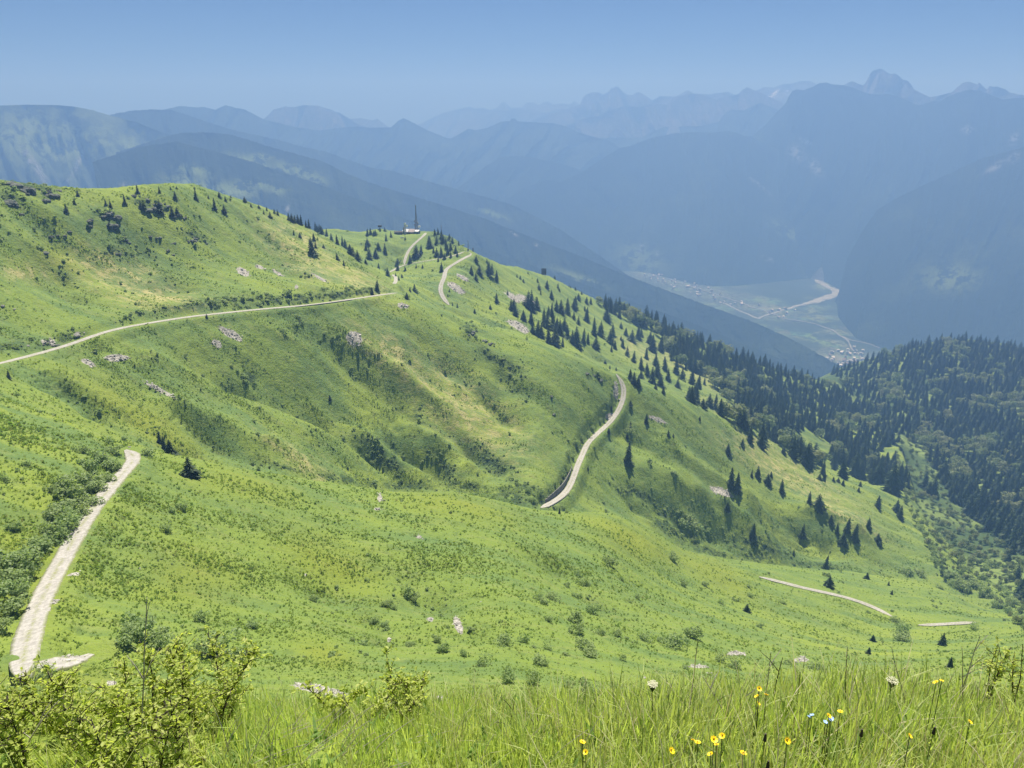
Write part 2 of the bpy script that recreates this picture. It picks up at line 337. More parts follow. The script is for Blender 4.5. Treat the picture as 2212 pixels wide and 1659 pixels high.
for name, wd, pts in ROADS:
    P = hitpath(pts, Gr)
    if len(P) < 2: road_paths.append(None); continue
    P = resample(P, 1., 14); road_paths.append(P)
    idx, D, J = near_path(G, P, wd/2+5); F = G.reshape(-1, 3)
    s = np.clip((D-wd/2-.5)/4.2, 0, 1); s = s*s*(3-2*s)
    F[idx, 2] = (P[J, 2]-.22)*(1-s)+F[idx, 2]*s
    road_mask[idx] = np.maximum(road_mask[idx], np.clip(1-(D-wd/2)/1.2, 0, 1))
U_, V_ = project(G)
def blob(lst, G=None, U=None, V=None):
    G = G if G is not None else globals()['G']; U = U_ if U is None else U; V = V_ if V is None else V
    m = np.zeros(U.shape); RRR = np.hypot(G[..., 0], G[..., 1])
    for (u, v, a_, b_, ang) in lst:
        p = hit_grid(G, u, v)
        if p is None: continue
        rc = math.hypot(p[0], p[1]); c_, s_ = math.cos(R(ang)), math.sin(R(ang))
        du, dv = U-u, V-v; x = (du*c_+dv*s_)/a_; y = (-du*s_+dv*c_)/b_
        m = np.maximum(m, np.where(np.abs(RRR-rc) < .22*rc, np.exp(-(x*x+y*y)**1.2*1.0), 0))
    return m
scree = blob([(250,773,30,9,0),(190,783,22,6,25),(500,722,32,9,30),(467,743,14,8,30),(345,842,48,5,28),(765,732,20,20,0),(525,587,18,8,30),(560,577,12,4,20),
  (1558,1062,30,9,22),(1420,906,24,5,20),(985,622,26,8,35),(1108,642,24,7,35),(1000,600,18,5,30),(1120,705,30,9,30),(1140,650,30,8,30),(690,1490,66,11,12),(955,1513,18,9,20),(990,1352,9,24,-20),(930,1338,8,6,0),(155,1425,36,9,-5),
  (105,738,18,6,0),(165,722,14,6,0),(820,1075,5,12,0),(815,1100,8,4,0),(905,1160,8,4,0),(1330,845,6,22,0),(1318,900,10,8,0),(660,1240,5,3,0),(240,1475,14,6,0),(870,660,14,7,10),(1510,1440,20,4,0),(1590,1412,24,5,0),(1730,1425,20,5,0),
  (640,620,6,4,0),(690,600,22,3,30),(600,590,20,3,30),(1410,1480,14,5,0),(840,1382,4,6,0),(160,1240,18,4,-10),(120,1300,10,4,-20)])
dry = blob([(260,600,90,45,15),(330,640,120,28,10),(650,540,110,45,35),(760,600,90,28,25),(200,560,70,30,0),(60,590,60,20,10),(1500,800,120,22,30),(1380,760,60,20,30),(1700,1020,150,30,28),(1820,1110,90,18,30),(1640,960,60,18,25),(620,460,60,20,25),(1000,880,160,60,35),(860,780,120,40,35),(650,1000,90,20,35),(1560,880,60,16,20)])
yellow = blob([(700,1210,150,55,30),(700,1410,75,32,20),(60,1200,90,120,0),(150,1460,160,20,0),(300,900,200,40,35),(120,560,60,20,25),(1000,1100,140,35,10),(1550,1240,120,30,30),(500,1050,150,30,10),(420,1250,120,60,10),(1350,1160,120,40,20)])
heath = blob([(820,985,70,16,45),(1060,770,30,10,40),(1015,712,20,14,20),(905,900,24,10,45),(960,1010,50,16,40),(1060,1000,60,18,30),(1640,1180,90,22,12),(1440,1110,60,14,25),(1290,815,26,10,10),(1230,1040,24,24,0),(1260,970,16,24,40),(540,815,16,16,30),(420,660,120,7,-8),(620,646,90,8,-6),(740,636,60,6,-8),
  (60,402,70,14,8),(30,430,30,10,20),(100,420,20,8,0),(230,465,24,8,15),(270,515,8,18,-30),(310,440,30,12,20),(420,510,30,8,20),(250,545,26,8,10),(960,520,40,16,30),(1370,1065,60,12,20),(1100,800,20,30,-40),(130,735,60,9,-15),(20,750,40,10,-10),(850,1010,20,30,-30),(600,1008,60,7,14),(740,1035,70,8,10),(880,1050,60,9,2),(1000,1050,60,12,10),(1110,1075,50,14,20),(1180,1090,30,10,10),(1440,1140,50,12,30),(1530,1190,50,10,18),(1640,1205,60,9,8),(1760,1220,60,8,6),(1150,1060,50,10,20)])  # strips just behind the spur crest: gully shrubs plus painted-in shade
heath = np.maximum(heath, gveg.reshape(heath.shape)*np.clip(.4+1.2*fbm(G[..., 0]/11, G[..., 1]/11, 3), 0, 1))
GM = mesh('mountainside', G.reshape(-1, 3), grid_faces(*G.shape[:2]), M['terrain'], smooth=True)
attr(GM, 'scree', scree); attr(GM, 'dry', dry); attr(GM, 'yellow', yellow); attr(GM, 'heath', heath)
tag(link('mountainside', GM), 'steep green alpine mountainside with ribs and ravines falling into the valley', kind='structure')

def ribbon(P, wd, name, skirt=1.4):
    T = np.gradient(P[:, :2], axis=0); T /= np.linalg.norm(T, axis=1)[:, None]+1e-9; Nn = np.stack([-T[:, 1], T[:, 0]], 1)
    offs = [-.5, -.5, -.36, -.15, 0, .15, .36, .5, .5]; zo = [-skirt, 0, .02, .0, .05, .0, .02, 0, -skirt]
    vs = []; mid = []; ed = []
    wob = fbm(P[:, 0]/4, P[:, 1]/4, 3)*.28
    for i, (o_, z_) in enumerate(zip(offs, zo)):
        w_ = wd*o_+(np.sign(o_)*wob if abs(o_) > .4 else 0)
        k_ = np.arange(len(P)); tp = np.clip((np.minimum(k_, len(P)-1-k_)+.5)/7., .1, 1)**.6
        q = np.column_stack([P[:, :2]+Nn*np.reshape(w_*tp, (-1, 1)), P[:, 2]+z_])
        vs.append(q); mid.append(np.full(len(P), 1. if i == 4 else (.15 if i in (3, 5) else 0))); ed.append(np.full(len(P), 1. if abs(o_) > .4 else 0))
    V = np.array(vs).reshape(-1, 3); f = grid_faces(len(offs), len(P))
    me = mesh(name, V, f[:, ::-1].copy(), M['road'], smooth=True); attr(me, 'middle', np.array(mid)); attr(me, 'edge', np.array(ed)); return me
for (name, wd, pts), P, lb in zip(ROADS, road_paths, ROADLAB):
    if P is None: continue
    tag(link(name, ribbon(P, wd, name)), kind='structure')

# ------------------------------------------------------------ wooded hill on the right
US2 = np.arange(1560, 2760, 4.)
def curve2(pts):
    p = np.array(pts, float); return np.interp(US2, p[:, 0], p[:, 1]), np.interp(US2, p[:, 0], p[:, 2])
D_ = [
 [(1560,900,1150),(1809,832,1235),(1850,880,1165),(1900,932,1065),(1950,968,965),(1985,1092,790),(2010,1142,730),(2060,1202,670),(2120,1252,630),(2212,1312,550),(2400,1400,480),(2760,1500,420)],
 [(1560,880,1250),(1809,818,1300),(1850,850,1280),(1900,885,1200),(1950,905,1120),(2000,1000,960),(2100,1080,880),(2212,1130,800),(2760,1250,700)],
 [(1560,860,1450),(1809,810,1450),(1850,805,1450),(1900,805,1400),(2000,850,1300),(2100,880,1250),(2212,900,1200),(2760,980,1100)],
 [(1560,880,1600),(1700,846,1600),(1790,808,1600),(1850,785,1600),(1900,769,1600),(1950,752,1600),(2000,741,1600),(2080,733,1600),(2150,741,1600),(2212,758,1600),(2400,830,1500),(2760,930,1400)],
 [(1560,980,2000),(2080,900,2100),(2760,1050,1900)]]
dd = [curve2(c) for c in D_]
Lr2, Vv2 = pchip_surface(np.log(np.array([c[1] for c in dd])), np.array([c[0] for c in dd]), [40, 40, 40, 10])
H = world(US2[None, :], Vv2, np.exp(Lr2))
H[..., 2] += 9*fbm(H[..., 0]/110, H[..., 1]/110, 4)*np.clip(np.arange(H.shape[0])/20., 0, 1)[:, None]
HM = mesh('wooded_hill', H.reshape(-1, 3), grid_faces(*H.shape[:2]), M['floor'], smooth=True)
tag(link('wooded_hill', HM), 'rounded hill covered in spruce and broadleaf forest on the right', kind='structure')
def hit(u, v):
    a_ = hit_grid(G, u, v); b_ = hit_grid(H, u, v) if u > 1600 else None
    if a_ is None: return b_
    if b_ is None: return a_
    return a_ if np.hypot(a_[0], a_[1]) < np.hypot(b_[0], b_[1]) else b_

# ------------------------------------------------------------ far ranges
FLOOR = -1000.
def mountain(name, crest, r_pts, mat, foot_slope=.62, seed=0, rough=1., meadows=None, gullies=None, snows=None, jag=1., fuzz=0., conv=1.0, rows=70, step=4., label=None, rmin=2300):
    c = np.array(crest, float); step = min(step, 2.) if c[-1, 0]-c[0, 0] < 1200 else step; u = np.arange(c[0, 0], c[-1, 0]+.1, step)
    v = np.interp(u, c[:, 0], c[:, 1]); rp = np.array(r_pts, float); r = np.interp(u, rp[:, 0], rp[:, 1])
    v = v+jag*.9*fbm(u/9+seed, u*0+seed, 3)+fuzz*np.abs(perlin(u/2.3+seed, u*0+.5))-fuzz*.5
    P = world(u, v, r); zc = P[:, 2]; dh = P[:, :2]/np.linalg.norm(P[:, :2], axis=1)[:, None]
    rm_ = np.interp(u, *np.array(rmin, float).T) if isinstance(rmin, list) else rmin
    run = np.minimum((zc-FLOOR)/foot_slope, np.maximum(r-rm_, 300))
    t = np.linspace(0, 1, rows)**1.25
    L = (u/90+seed*3.7)
    rowsP = []; hh = []
    for k, tt in enumerate(t):
        wob = fbm(L+.35*np.sin(tt*5+seed)+tt*.4, np.full_like(L, seed*1.3+tt*1.3), 5, ridged=True)
        spur = wob*rough
        rr_ = r-run*tt*(1+.0)+spur*run*.26*math.sin(math.pi*min(1, tt*1.05))**.8
        z = zc+(FLOOR-12-zc)*(tt**conv)
        z = z+spur*90*math.sin(math.pi*tt)*rough*.6+fbm(dh[:, 0]*rr_/140, dh[:, 1]*rr_/140, 4)*32*min(1, tt*12)*(1-tt)*rough
        rowsP.append(np.column_stack([dh*rr_[:, None], z])); hh.append(wob)
    back = []
    for k, tt in enumerate((1., .5, .2)):
        back.append(np.column_stack([dh*(r+tt*np.minimum(run*.9, 12200-r))[:, None], zc+(FLOOR-12-zc)*tt**.9]))
    Pm = np.array(back+rowsP)[::-1]
    me = mesh(name, Pm.reshape(-1, 3), grid_faces(*Pm.shape[:2]), mat, smooth=True)
    Up, Vp = project(Pm)
    for nm, lst in (('meadow', meadows), ('gully', gullies), ('snow', snows)):
        m = np.zeros(Up.shape)
        for (uu, vv, a_, b_, ang) in (lst or []):
            c_, s_ = math.cos(R(ang)), math.sin(R(ang)); du, dv = Up-uu, Vp-vv
            x = (du*c_+dv*s_)/a_; y = (-du*s_+dv*c_)/b_; m = np.maximum(m, np.exp(-(x*x+y*y)**1.3))
        attr(me, nm, m)
    tag(link(name, me), label, kind='structure')
FOR = ((.022, .036, .024), (.045, .065, .030))
mA = range_mat('grassy_mountain', (.030, .048, .024), (.075, .100, .040), .46, .58)
mB = range_mat('forested_mountain', *FOR, .5, .62); mC = range_mat('rocky_mountain', (.05, .06, .06), (.13, .13, .13), .45, .6, .0015, rock=(.16, .16, .165), snow=True)
mountain('mountain_range', [(-300,262),(-100,238),(0,228),(60,226),(125,227),(165,231),(200,238),(240,250),(300,265),(350,286),(420,300),(600,360),(800,440),(1000,520),(1200,600)],
  [(-300,4300),(300,4400),(1200,4000)], mA, .55, 1, .9, meadows=[(300,330,130,30,20),(100,300,160,60,0),(330,380,60,20,0)], gullies=[(85,370,8,40,-30),(60,340,6,30,-30),(170,350,5,34,25),(140,400,4,20,30)], label='long grassy mountain with pale gullies at the left', rmin=1500)
mountain('mountain_range', [(250,330),(365,293),(400,287),(440,286),(500,291),(575,315),(650,336),(700,350),(750,376),(800,395),(850,411),(950,441),(1050,474),(1150,514),(1250,552),(1350,594),(1500,650),(1620,693),(1700,728),(1760,760),(1830,800),(1900,830)],
  [(250,3800),(700,3650),(1000,3450),(1500,3250),(1900,2850)], mB, .5, 2, .55, meadows=[(540,350,60,12,15),(640,372,60,16,18),(680,385,30,10,20),(560,340,30,8,0),(1250,600,60,8,20)], gullies=[(1110,505,10,3,30),(1160,530,8,3,30),(1090,487,8,2,30)], fuzz=2.6, step=2.4, label='forested mountain shoulder descending to the valley town', rmin=1500)
mountain('mountain_range', [(200,350),(300,318),(380,306),(475,330),(552,352),(605,371),(700,402),(800,441),(900,482),(1000,522),(1150,574),(1300,628),(1500,700),(1700,782),(1900,850)],
  [(200,3300),(700,3200),(1500,2900),(1900,2700)], mB, .5, 3, .5, meadows=[(420,400,70,22,10),(500,410,60,18,5),(420,370,40,14,10),(560,400,50,12,10),(600,410,20,10,10)], gullies=[(620,455,4,12,20),(280,400,20,3,0)], fuzz=2.6, step=2.4, label='dark forested spur in front of the left mountain', rmin=1300)
mountain('mountain_range', [(150,275),(245,247),(280,240),(325,237),(365,237),(400,247),(450,265),(500,280),(550,292),(600,302),(650,317),(700,327),(750,345),(800,362),(850,370),(900,385),(1000,413),(1100,440),(1200,490),(1300,556),(1400,626),(1600,730)],
  [(150,5000),(700,4800),(1400,3900),(1600,3600)], mB, .6, 4, .6, meadows=[(1060,460,40,6,20)], fuzz=2.6, step=2.4, label='green ridge behind the left shoulder')
mountain('mountain_range', [(300,250),(383,230),(390,229),(425,232),(440,231),(465,237),(487,227),(510,233),(530,237),(570,258),(640,275),(690,282),(725,277),(770,273),(800,276),(845,275),(860,261),(872,255),(890,264),(925,282),(965,298),(975,299),(1012,278),(1027,281),(1054,276),(1081,263),(1102,261),(1104,256),(1112,256),(1119,262),(1167,265),(1196,266),(1223,273),(1247,285),(1277,294),(1318,305),(1340,320),(1400,350)],
  [(300,5900),(900,6200),(1400,6400)], mB, .62, 5, .8, label='hazy mountain chain across the middle')
mountain('mountain_range', [(900,470),(1000,398),(1054,356),(1084,339),(1116,336),(1158,342),(1217,355),(1256,368),(1340,400),(1420,440)], [(900,5000),(1100,5500),(1250,5800),(1420,6000)], mB, .6, 6, .5, rmin=[(900,4300),(1100,4700),(1250,5300),(1420,5600)], label='low rounded hill in the valley haze')
mountain('mountain_range', [(1230,300),(1333,297),(1386,297),(1410,285),(1437,273),(1455,278),(1472,273),(1514,272),(1553,263),(1565,247),(1579,236),(1607,239),(1625,229),(1641,222),(1656,227),(1677,236),(1750,260)], [(1230,6900),(1750,6800)], mB, .6, 7, .8, label='pale ridge left of the big dark mountain')
mountain('mountain_range', [(1020,480),(1092,431),(1134,407),(1158,397),(1176,389),(1196,389),(1211,395),(1265,368),(1285,354),(1312,336),(1339,321),(1366,314),(1395,302),(1425,294),(1461,288),(1508,285),(1538,287),(1576,283),(1591,287),(1607,294),(1623,295),(1659,316),(1689,325),(1733,352),(1778,391),(1822,432),(1852,462),(1900,520)],
  [(1020,4800),(1200,5300),(1400,5750),(1600,5700),(1750,5750),(1900,5700)], mB, .8, 8, .22, gullies=[(1745,600,7,10,0),(1640,400,30,3,40),(1385,535,5,12,20),(1420,548,4,6,0),(1660,560,14,3,20)], meadows=[(1380,560,60,30,20),(1180,495,40,12,20),(1700,500,40,12,30)], fuzz=2.6, step=2.4, label='broad forested mountain above the valley town', rmin=[(1020,4400),(1300,5000),(1400,4960),(1500,4720),(1600,4430),(1700,4250),(1760,4420),(1800,4600),(1900,4700)])
mountain('mountain_range', [(1560,330),(1623,295),(1653,270),(1686,234),(1698,222),(1704,208),(1712,196),(1721,193),(1736,195),(1757,187),(1769,180),(1784,178),(1798,182),(1822,184),(1840,188),(1867,199),(1882,203),(1920,203),(1941,208),(1962,218),(1980,226),(1991,227),(2015,218),(2033,218),(2045,209),(2072,199),(2095,193),(2119,196),(2149,208),(2167,215),(2184,212),(2212,211),(2300,205),(2420,225),(2600,250)],
  [(1560,6000),(2000,5850),(2600,5300)], mB, .7, 9, .3, gullies=[(1720,330,20,14,40),(1760,360,24,10,45),(2190,300,8,14,30),(2090,280,14,8,0),(1740,305,16,3,20)], label='massive dark mountain with a blunt summit at the right', rmin=[(1560,4500),(1700,5000),(1750,5050),(1830,5050),(1900,4700),(2600,4300)])
mountain('mountain_range', [(1780,700),(1812,632),(1830,560),(1860,505),(1896,452),(1941,426),(2000,398),(2060,371),(2119,343),(2212,318),(2320,290),(2500,260),(2700,260)],
  [(1780,4420),(1850,4500),(2212,4700),(2700,4500)], mB, .62, 10, .18, gullies=[(2075,508,3,2,0),(2150,360,26,6,-30),(2190,340,14,8,-30)], meadows=[(2050,600,60,30,0)], fuzz=2.6, step=2.4, label='near wooded flank filling the right side of the valley', rmin=3000)
mountain('mountain_range', [(520,275),(572,256),(590,237),(615,230),(635,232),(655,227),(685,228),(715,237),(740,247),(770,267),(820,290)], [(520,6900),(820,6900)], mC, .8, 11, .8, jag=1.6, label='rocky massif above the left ridges')
mountain('mountain_range', [(700,290),(755,257),(780,255),(805,260),(815,256),(840,275),(880,300)], [(700,7900),(880,7900)], mC, .8, 12, .8, label='small pale peaks behind the rocky massif')
mountain('mountain_range', [(1740,250),(1800,195),(1822,184),(1840,175),(1864,185),(1870,178),(1877,166),(1879,159),(1885,153),(1899,148),(1908,150),(1916,156),(1925,160),(1935,159),(1944,165),(1950,172),(1962,175),(1969,184),(1975,194),(1988,200),(2009,210),(2030,206),(2057,199),(2066,190),(2080,179),(2092,176),(2107,181),(2111,184),(2115,178),(2119,181),(2128,191),(2132,194),(2137,186),(2158,188),(2172,193),(2181,200),(2212,206),(2300,220),(2500,235)],
  [(1740,6500),(2500,6500)], mC, .8, 13, .7, jag=1.4, label='high rounded rock summit above the dark mountain')
mountain('mountain_range', [(1480,250),(1560,215),(1600,208),(1641,193),(1650,188),(1672,189),(1694,181),(1712,181),(1727,175),(1751,175),(1763,182),(1800,200),(1900,240)], [(1480,8600),(1900,8600)], mC, .8, 14, .7, jag=1.6, gullies=[(1690,205,40,5,-10)], snows=[(1674,201,11,3.2,-40),(1665,209,7,2,0),(1700,196,3,1.6,0),(1560,207,16,1.6,0),(1545,204,10,2,0)], label='distant snow patched peaks')
mountain('mountain_range', [(1180,290),(1259,257),(1294,250),(1321,238),(1351,229),(1372,230),(1395,229),(1413,223),(1440,226),(1455,211),(1478,205),(1505,202),(1529,208),(1547,216),(1559,210),(1579,208),(1597,202),(1604,194),(1614,188),(1626,194),(1641,199),(1659,208),(1674,215),(1730,240)], [(1180,7200),(1730,7200)], mC, .7, 15, .8, jag=1.2, label='jagged blue ridge in the middle distance')
mountain('mountain_range', [(1150,260),(1253,226),(1259,211),(1268,203),(1280,199),(1291,199),(1303,205),(1315,198),(1320,190),(1326,190),(1330,186),(1337,189),(1345,198),(1355,205),(1366,205),(1380,198),(1392,205),(1409,217),(1425,208),(1461,208),(1472,202),(1486,194),(1499,202),(1532,204),(1573,198),(1640,230)], [(1150,8000),(1640,8000)], mC, .8, 16, .7, jag=1.5, label='twin topped rock peak on the skyline')
mountain('mountain_range', [(860,290),(950,247),(965,242),(995,235),(1015,230),(1027,235),(1045,233),(1057,239),(1075,232),(1081,223),(1090,220),(1104,233),(1128,232),(1137,221),(1152,221),(1164,227),(1182,218),(1196,227),(1211,223),(1229,226),(1241,218),(1253,226),(1300,250)], [(860,9400),(1300,9400)], mC, .8, 17, .7, jag=1.5, label='faint far peaks left of the twin peak')
mountain('mountain_range', [(980,270),(1066,244),(1078,238),(1090,241),(1107,236),(1125,238),(1140,239),(1182,244),(1199,236),(1226,236),(1245,235),(1262,230),(1277,241),(1297,250),(1340,270)], [(980,9000),(1340,9000)], mC, .8, 18, .7, jag=1.3, label='faint low ridge in the haze')

# valley floor
fx = np.linspace(-10200, 10200, 300); fy = np.concatenate([np.linspace(-900, 2500, 12), np.linspace(2550, 6500, 180), np.linspace(6700, 12500, 16)])
FX, FY = np.meshgrid(fx, fy); FZ = FLOOR+5*fbm(FX/300, FY/300, 4)+.0*FX
s = NT('valley_fields')
n1 = s.noise(.006, 6, rough=.65); n2 = s.noise(.03, 5)
vo = s.n('TexVoronoi'); s.t.links.new(s.pos(), vo.inputs['Vector']); vo.inputs['Scale'].default_value = .011
fld = s.mix(.08, s.mix(s.ramp(n2, .4, .6), (.085, .14, .05), (.13, .18, .07)), vo.outputs['Color'])
c = s.mix(s.math('MULTIPLY', s.ramp(n1, .47, .55), s.at('fields')), (.026, .042, .024), fld)
c = s.mix(s.math('MULTIPLY', s.ramp(s.noise(.012, 6, rough=.7), .50, .56), .9), c, (.026, .042, .024))
c = s.mix(s.math('MULTIPLY', s.at('built'), s.ramp(s.noise(.05, 4), .45, .55)), c, (.13, .15, .12))
vm = s.done(principled(s, c, .9, spec=.1))
fme = mesh('valley_floor', np.stack([FX, FY, FZ], -1).reshape(-1, 3), grid_faces(*FX.shape), vm, smooth=True)
FP = np.stack([FX, FY, FZ], -1)
def flr(u, v):
    q = world(u, v, 1.); return q*(FLOOR/q[2])
bm_ = np.zeros(FX.shape)
for (u, v, w_) in [(1400,592,140),(1450,610,130),(1500,625,150),(1560,640,150),(1620,662,120),(1680,680,120),(1840,770,110),(1800,765,90)]:
    q = flr(u, v); bm_ = np.maximum(bm_, np.exp(-((FX-q[0])**2+(FY-q[1])**2)/w_**2))
fm2 = np.zeros(FX.shape)
for (u, v, w_) in [(1400,592,260),(1500,622,300),(1600,655,300),(1700,685,300),(1780,715,300),(1850,740,260),(1880,775,220),(1800,770,200),(1790,620,150),(1740,655,150)]:
    q = flr(u, v); fm2 = np.maximum(fm2, np.exp(-(((FX-q[0])**2+(FY-q[1])**2)/w_**2)**1.5))
attr(fme, 'fields', fm2); attr(fme, 'built', bm_); tag(link('valley_floor', fme), kind='structure')
mg = simple('river_gravel', (.25, .26, .25), .9, .25, .02)
def strip(name, pts, wd, mat, zo, lab):
    P = np.array([flr(u, v) for u, v in pts]); w0 = np.array(wd)*np.ones(len(P)); P = np.column_stack([P, w0])
    d = np.r_[0, np.cumsum(np.linalg.norm(np.diff(P[:, :2], axis=0), axis=1))]; s_ = np.arange(0, d[-1], 15.)
    P = np.stack([np.interp(s_, d, P[:, i]) for i in range(4)], 1)
    T = np.gradient(P[:, :2], axis=0); T /= np.linalg.norm(T, axis=1)[:, None]; N_ = np.stack([-T[:, 1], T[:, 0]], 1)
    wv = P[:, 3]*(.5+.25*perlin(s_/60, s_*0)); off = 18*perlin(s_/120, s_*0+4)[:, None]
    zz = FLOOR+zo+5*fbm(P[:, 0]/300, P[:, 1]/300, 4)
    rows_ = [np.column_stack([P[:, :2]+N_*(wv[:, None]*k+off), zz-(2.5 if abs(k) == 1 else 0)]) for k in (-1, -.9, 0, .9, 1)]
    V = np.array(rows_).reshape(-1, 3); o = link(name, mesh(name, V, grid_faces(5, len(P))[:, ::-1].copy(), mat)); tag(o, lab, kind='structure')
strip('river_bed', [(1752,560),(1775,585),(1762,597),(1775,612),(1795,622),(1812,630),(1790,642),(1760,652),(1738,658)], [20,30,40,50,45,60,60,55,30], mg, 2.2, 'pale gravel river bed winding out of the side valley')
strip('river_bed', [(1738,658),(1700,668),(1660,678),(1640,690),(1600,672),(1560,655)], [30,16,14,14,12,10], mg, 2.2, None)
mr_ = simple('valley_asphalt', (.22, .22, .21), .9, .2, .02)
strip('valley_road', [(1880,800),(1850,760),(1820,728),(1795,712),(1760,700),(1700,690),(1640,668),(1580,648),(1520,628),(1450,606),(1390,588)], 7, mr_, 3., 'road along the valley floor through the town')
strip('valley_road', [(1900,752),(1880,745),(1840,735),(1810,725)], 7, mr_, 3., None)

# ------------------------------------------------------------ haze
hx0, hx1, hy0, hy1, hz0, hz1 = -10300, 10300, -1200, 12600, FLOOR-20, 440
hv = [(x, y, z) for z in (hz0, hz1) for y in (hy0, hy1) for x in (hx0, hx1)]
hf = [(0, 2, 3, 1), (4, 5, 7, 6), (0, 1, 5, 4), (2, 6, 7, 3), (0, 4, 6, 2), (1, 3, 7, 5)]
hs = NT('haze_air'); pv = hs.n('VolumePrincipled'); pv.inputs['Color'].default_value = HAZE_COL+(1,); pv.inputs['Density'].default_value = HAZE_DENS; pv.inputs['Absorption Color'].default_value = HAZE_ABS+(1,); pv.inputs['Anisotropy'].default_value = .2
hs.t.links.new(pv.outputs[0], hs.out.inputs['Volume'])
tag(link('haze', mesh('haze', hv, hf, hs.m)), 'blue summer haze filling the valleys', kind='stuff')
# ------------------------------------------------------------ plant prototypes
def crown_spruce(seed, layers=15, full=1.):
    "a spruce crown one metre tall: whorls of drooping boughs, each a bent spray, gaps between them"
    g = np.random.default_rng(seed); V = []; F = []
    for L in range(layers):
        t = L/(layers-1.); z = .04+.93*t; rad = (.235*full*(1-t)**.72+.012)*(1+.12*g.normal())
        n = int(11-6*t); a0 = g.random()*6.28
        for k in range(n):
            a_ = a0+6.283*k/n+g.normal()*.16; rr = rad*g.uniform(.72, 1.18); w_ = rr*.42+.008; dz_ = -rr*g.uniform(.15, .5)
            ca, sa = math.cos(a_), math.sin(a_); b = len(V)
            for (rf, wf, zf) in ((0, .25, .035), (.55, 1, .02), (1, .25, 0)):
                for sgn in (-1, 1):
                    V.append((ca*rr*rf-sa*w_*.5*wf*sgn, sa*rr*rf+ca*w_*.5*wf*sgn, z+zf+dz_*rf*(rf*.6+.4)-.012*wf))
                V.append((ca*rr*rf, sa*rr*rf, z+zf+dz_*rf*(rf*.6+.4)+.012))
            for q in (0, 3):
                F += [(b+q, b+q+3, b+q+5, b+q+2), (b+q+2, b+q+5, b+q+4, b+q+1)]
    b = len(V); V += [(.008, 0, .9), (-.005, .007, .9), (-.005, -.007, .9), (0, 0, 1.03)]; F += [(b, b+1, b+3), (b+1, b+2, b+3), (b+2, b, b+3)]
    return mesh('spruce_crown', V, F, M['spruce'])
def trunk_mesh(h=1., r0=.02, n=7):
    V = []; F = []
    for k, (z, r_) in enumerate(((-.06, r0*1.3), (.02, r0), (h*.5, r0*.6), (h*.93, r0*.15))):
        V += [(r_*math.cos(6.283*i/n)+.004*k, r_*math.sin(6.283*i/n), z) for i in range(n)]
    for k in range(3):
        F += [(k*n+i, k*n+(i+1) % n, (k+1)*n+(i+1) % n, (k+1)*n+i) for i in range(n)]
    return mesh('trunk', V, F, M['bark'], smooth=True)
def leaf_cloud(seed, n, lobes, size, mat, name='crown', flat=1., base=.0):
    "leaf sprays on uneven lobes, one metre across, with gaps"
    g = np.random.default_rng(seed); V = []; F = []
    cs_ = [(g.normal()*.2, g.normal()*.2, base+g.uniform(.2, .75)*flat, g.uniform(.16, .30)) for _ in range(lobes)]
    cs_.append((0, 0, base+.42*flat, .34))
    for _ in range(n):
        c_ = cs_[g.integers(len(cs_))]; d = g.normal(size=3); d /= np.linalg.norm(d); rr = c_[3]*g.uniform(.72, 1.08)
        p = np.array([c_[0], c_[1], c_[2]])+d*rr*np.array([1, 1, flat*.9])
        if p[2] < 0: continue
        nrm = d*.35+np.array([0, .12, .85])+g.normal(size=3)*.42; nrm /= np.linalg.norm(nrm); t = np.cross(nrm, (0, 0, 1.)); t /= np.linalg.norm(t)+1e-6; b_ = np.cross(nrm, t)
        s_ = size*g.uniform(.6, 1.5); i = len(V)
        V += [p-t*s_, p-b_*s_*.6+nrm*s_*.2, p+t*s_, p+b_*s_*.8-nrm*s_*.15]; F.append((i, i+1, i+2, i+3))
    return mesh(name, V, F, mat)
def tuft(seed, n, h, spread, w, mat, broad=False):
    g = np.random.default_rng(seed); V = []; F = []
    for _ in range(n):
        a_ = g.random()*6.283; ca, sa = math.cos(a_), math.sin(a_); r0 = spread*math.sqrt(g.random()); x, y = r0*math.cos(a_*3), r0*math.sin(a_*3)
        hh = h*g.uniform(.5, 1.1); ln = hh*g.uniform(.2, .9); ww = w*g.uniform(.7, 1.3); i = len(V)
        px, py = -sa, ca
        for (t, wf) in ((0, .8), (.5, 1.2 if broad else .9), (.85, .9 if broad else .5)):
            bx, by, bz = x+ca*ln*t*t, y+sa*ln*t*t, hh*(t-.25*t*t*(ln/hh))
            V += [(bx-px*ww*wf/2, by-py*ww*wf/2, bz), (bx+px*ww*wf/2, by+py*ww*wf/2, bz)]
        V.append((x+ca*ln, y+sa*ln, hh*.85)); F += [(i, i+1, i+3, i+2), (i+2, i+3, i+5, i+4), (i+4, i+5, i+6)]
    return mesh('tuft', V, F, mat)
def stone(seed, mat, name='stone'):
    g = np.random.default_rng(seed); import bmesh
    bm = bmesh.new(); bmesh.ops.create_icosphere(bm, subdivisions=1, radius=.5)
    for v in bm.verts: v.co *= g.uniform(.7, 1.15); v.co.z *= .62; v.co.x *= 1.15
    me = bpy.data.meshes.new(name); bm.to_mesh(me); bm.free(); me.materials.append(mat); return me
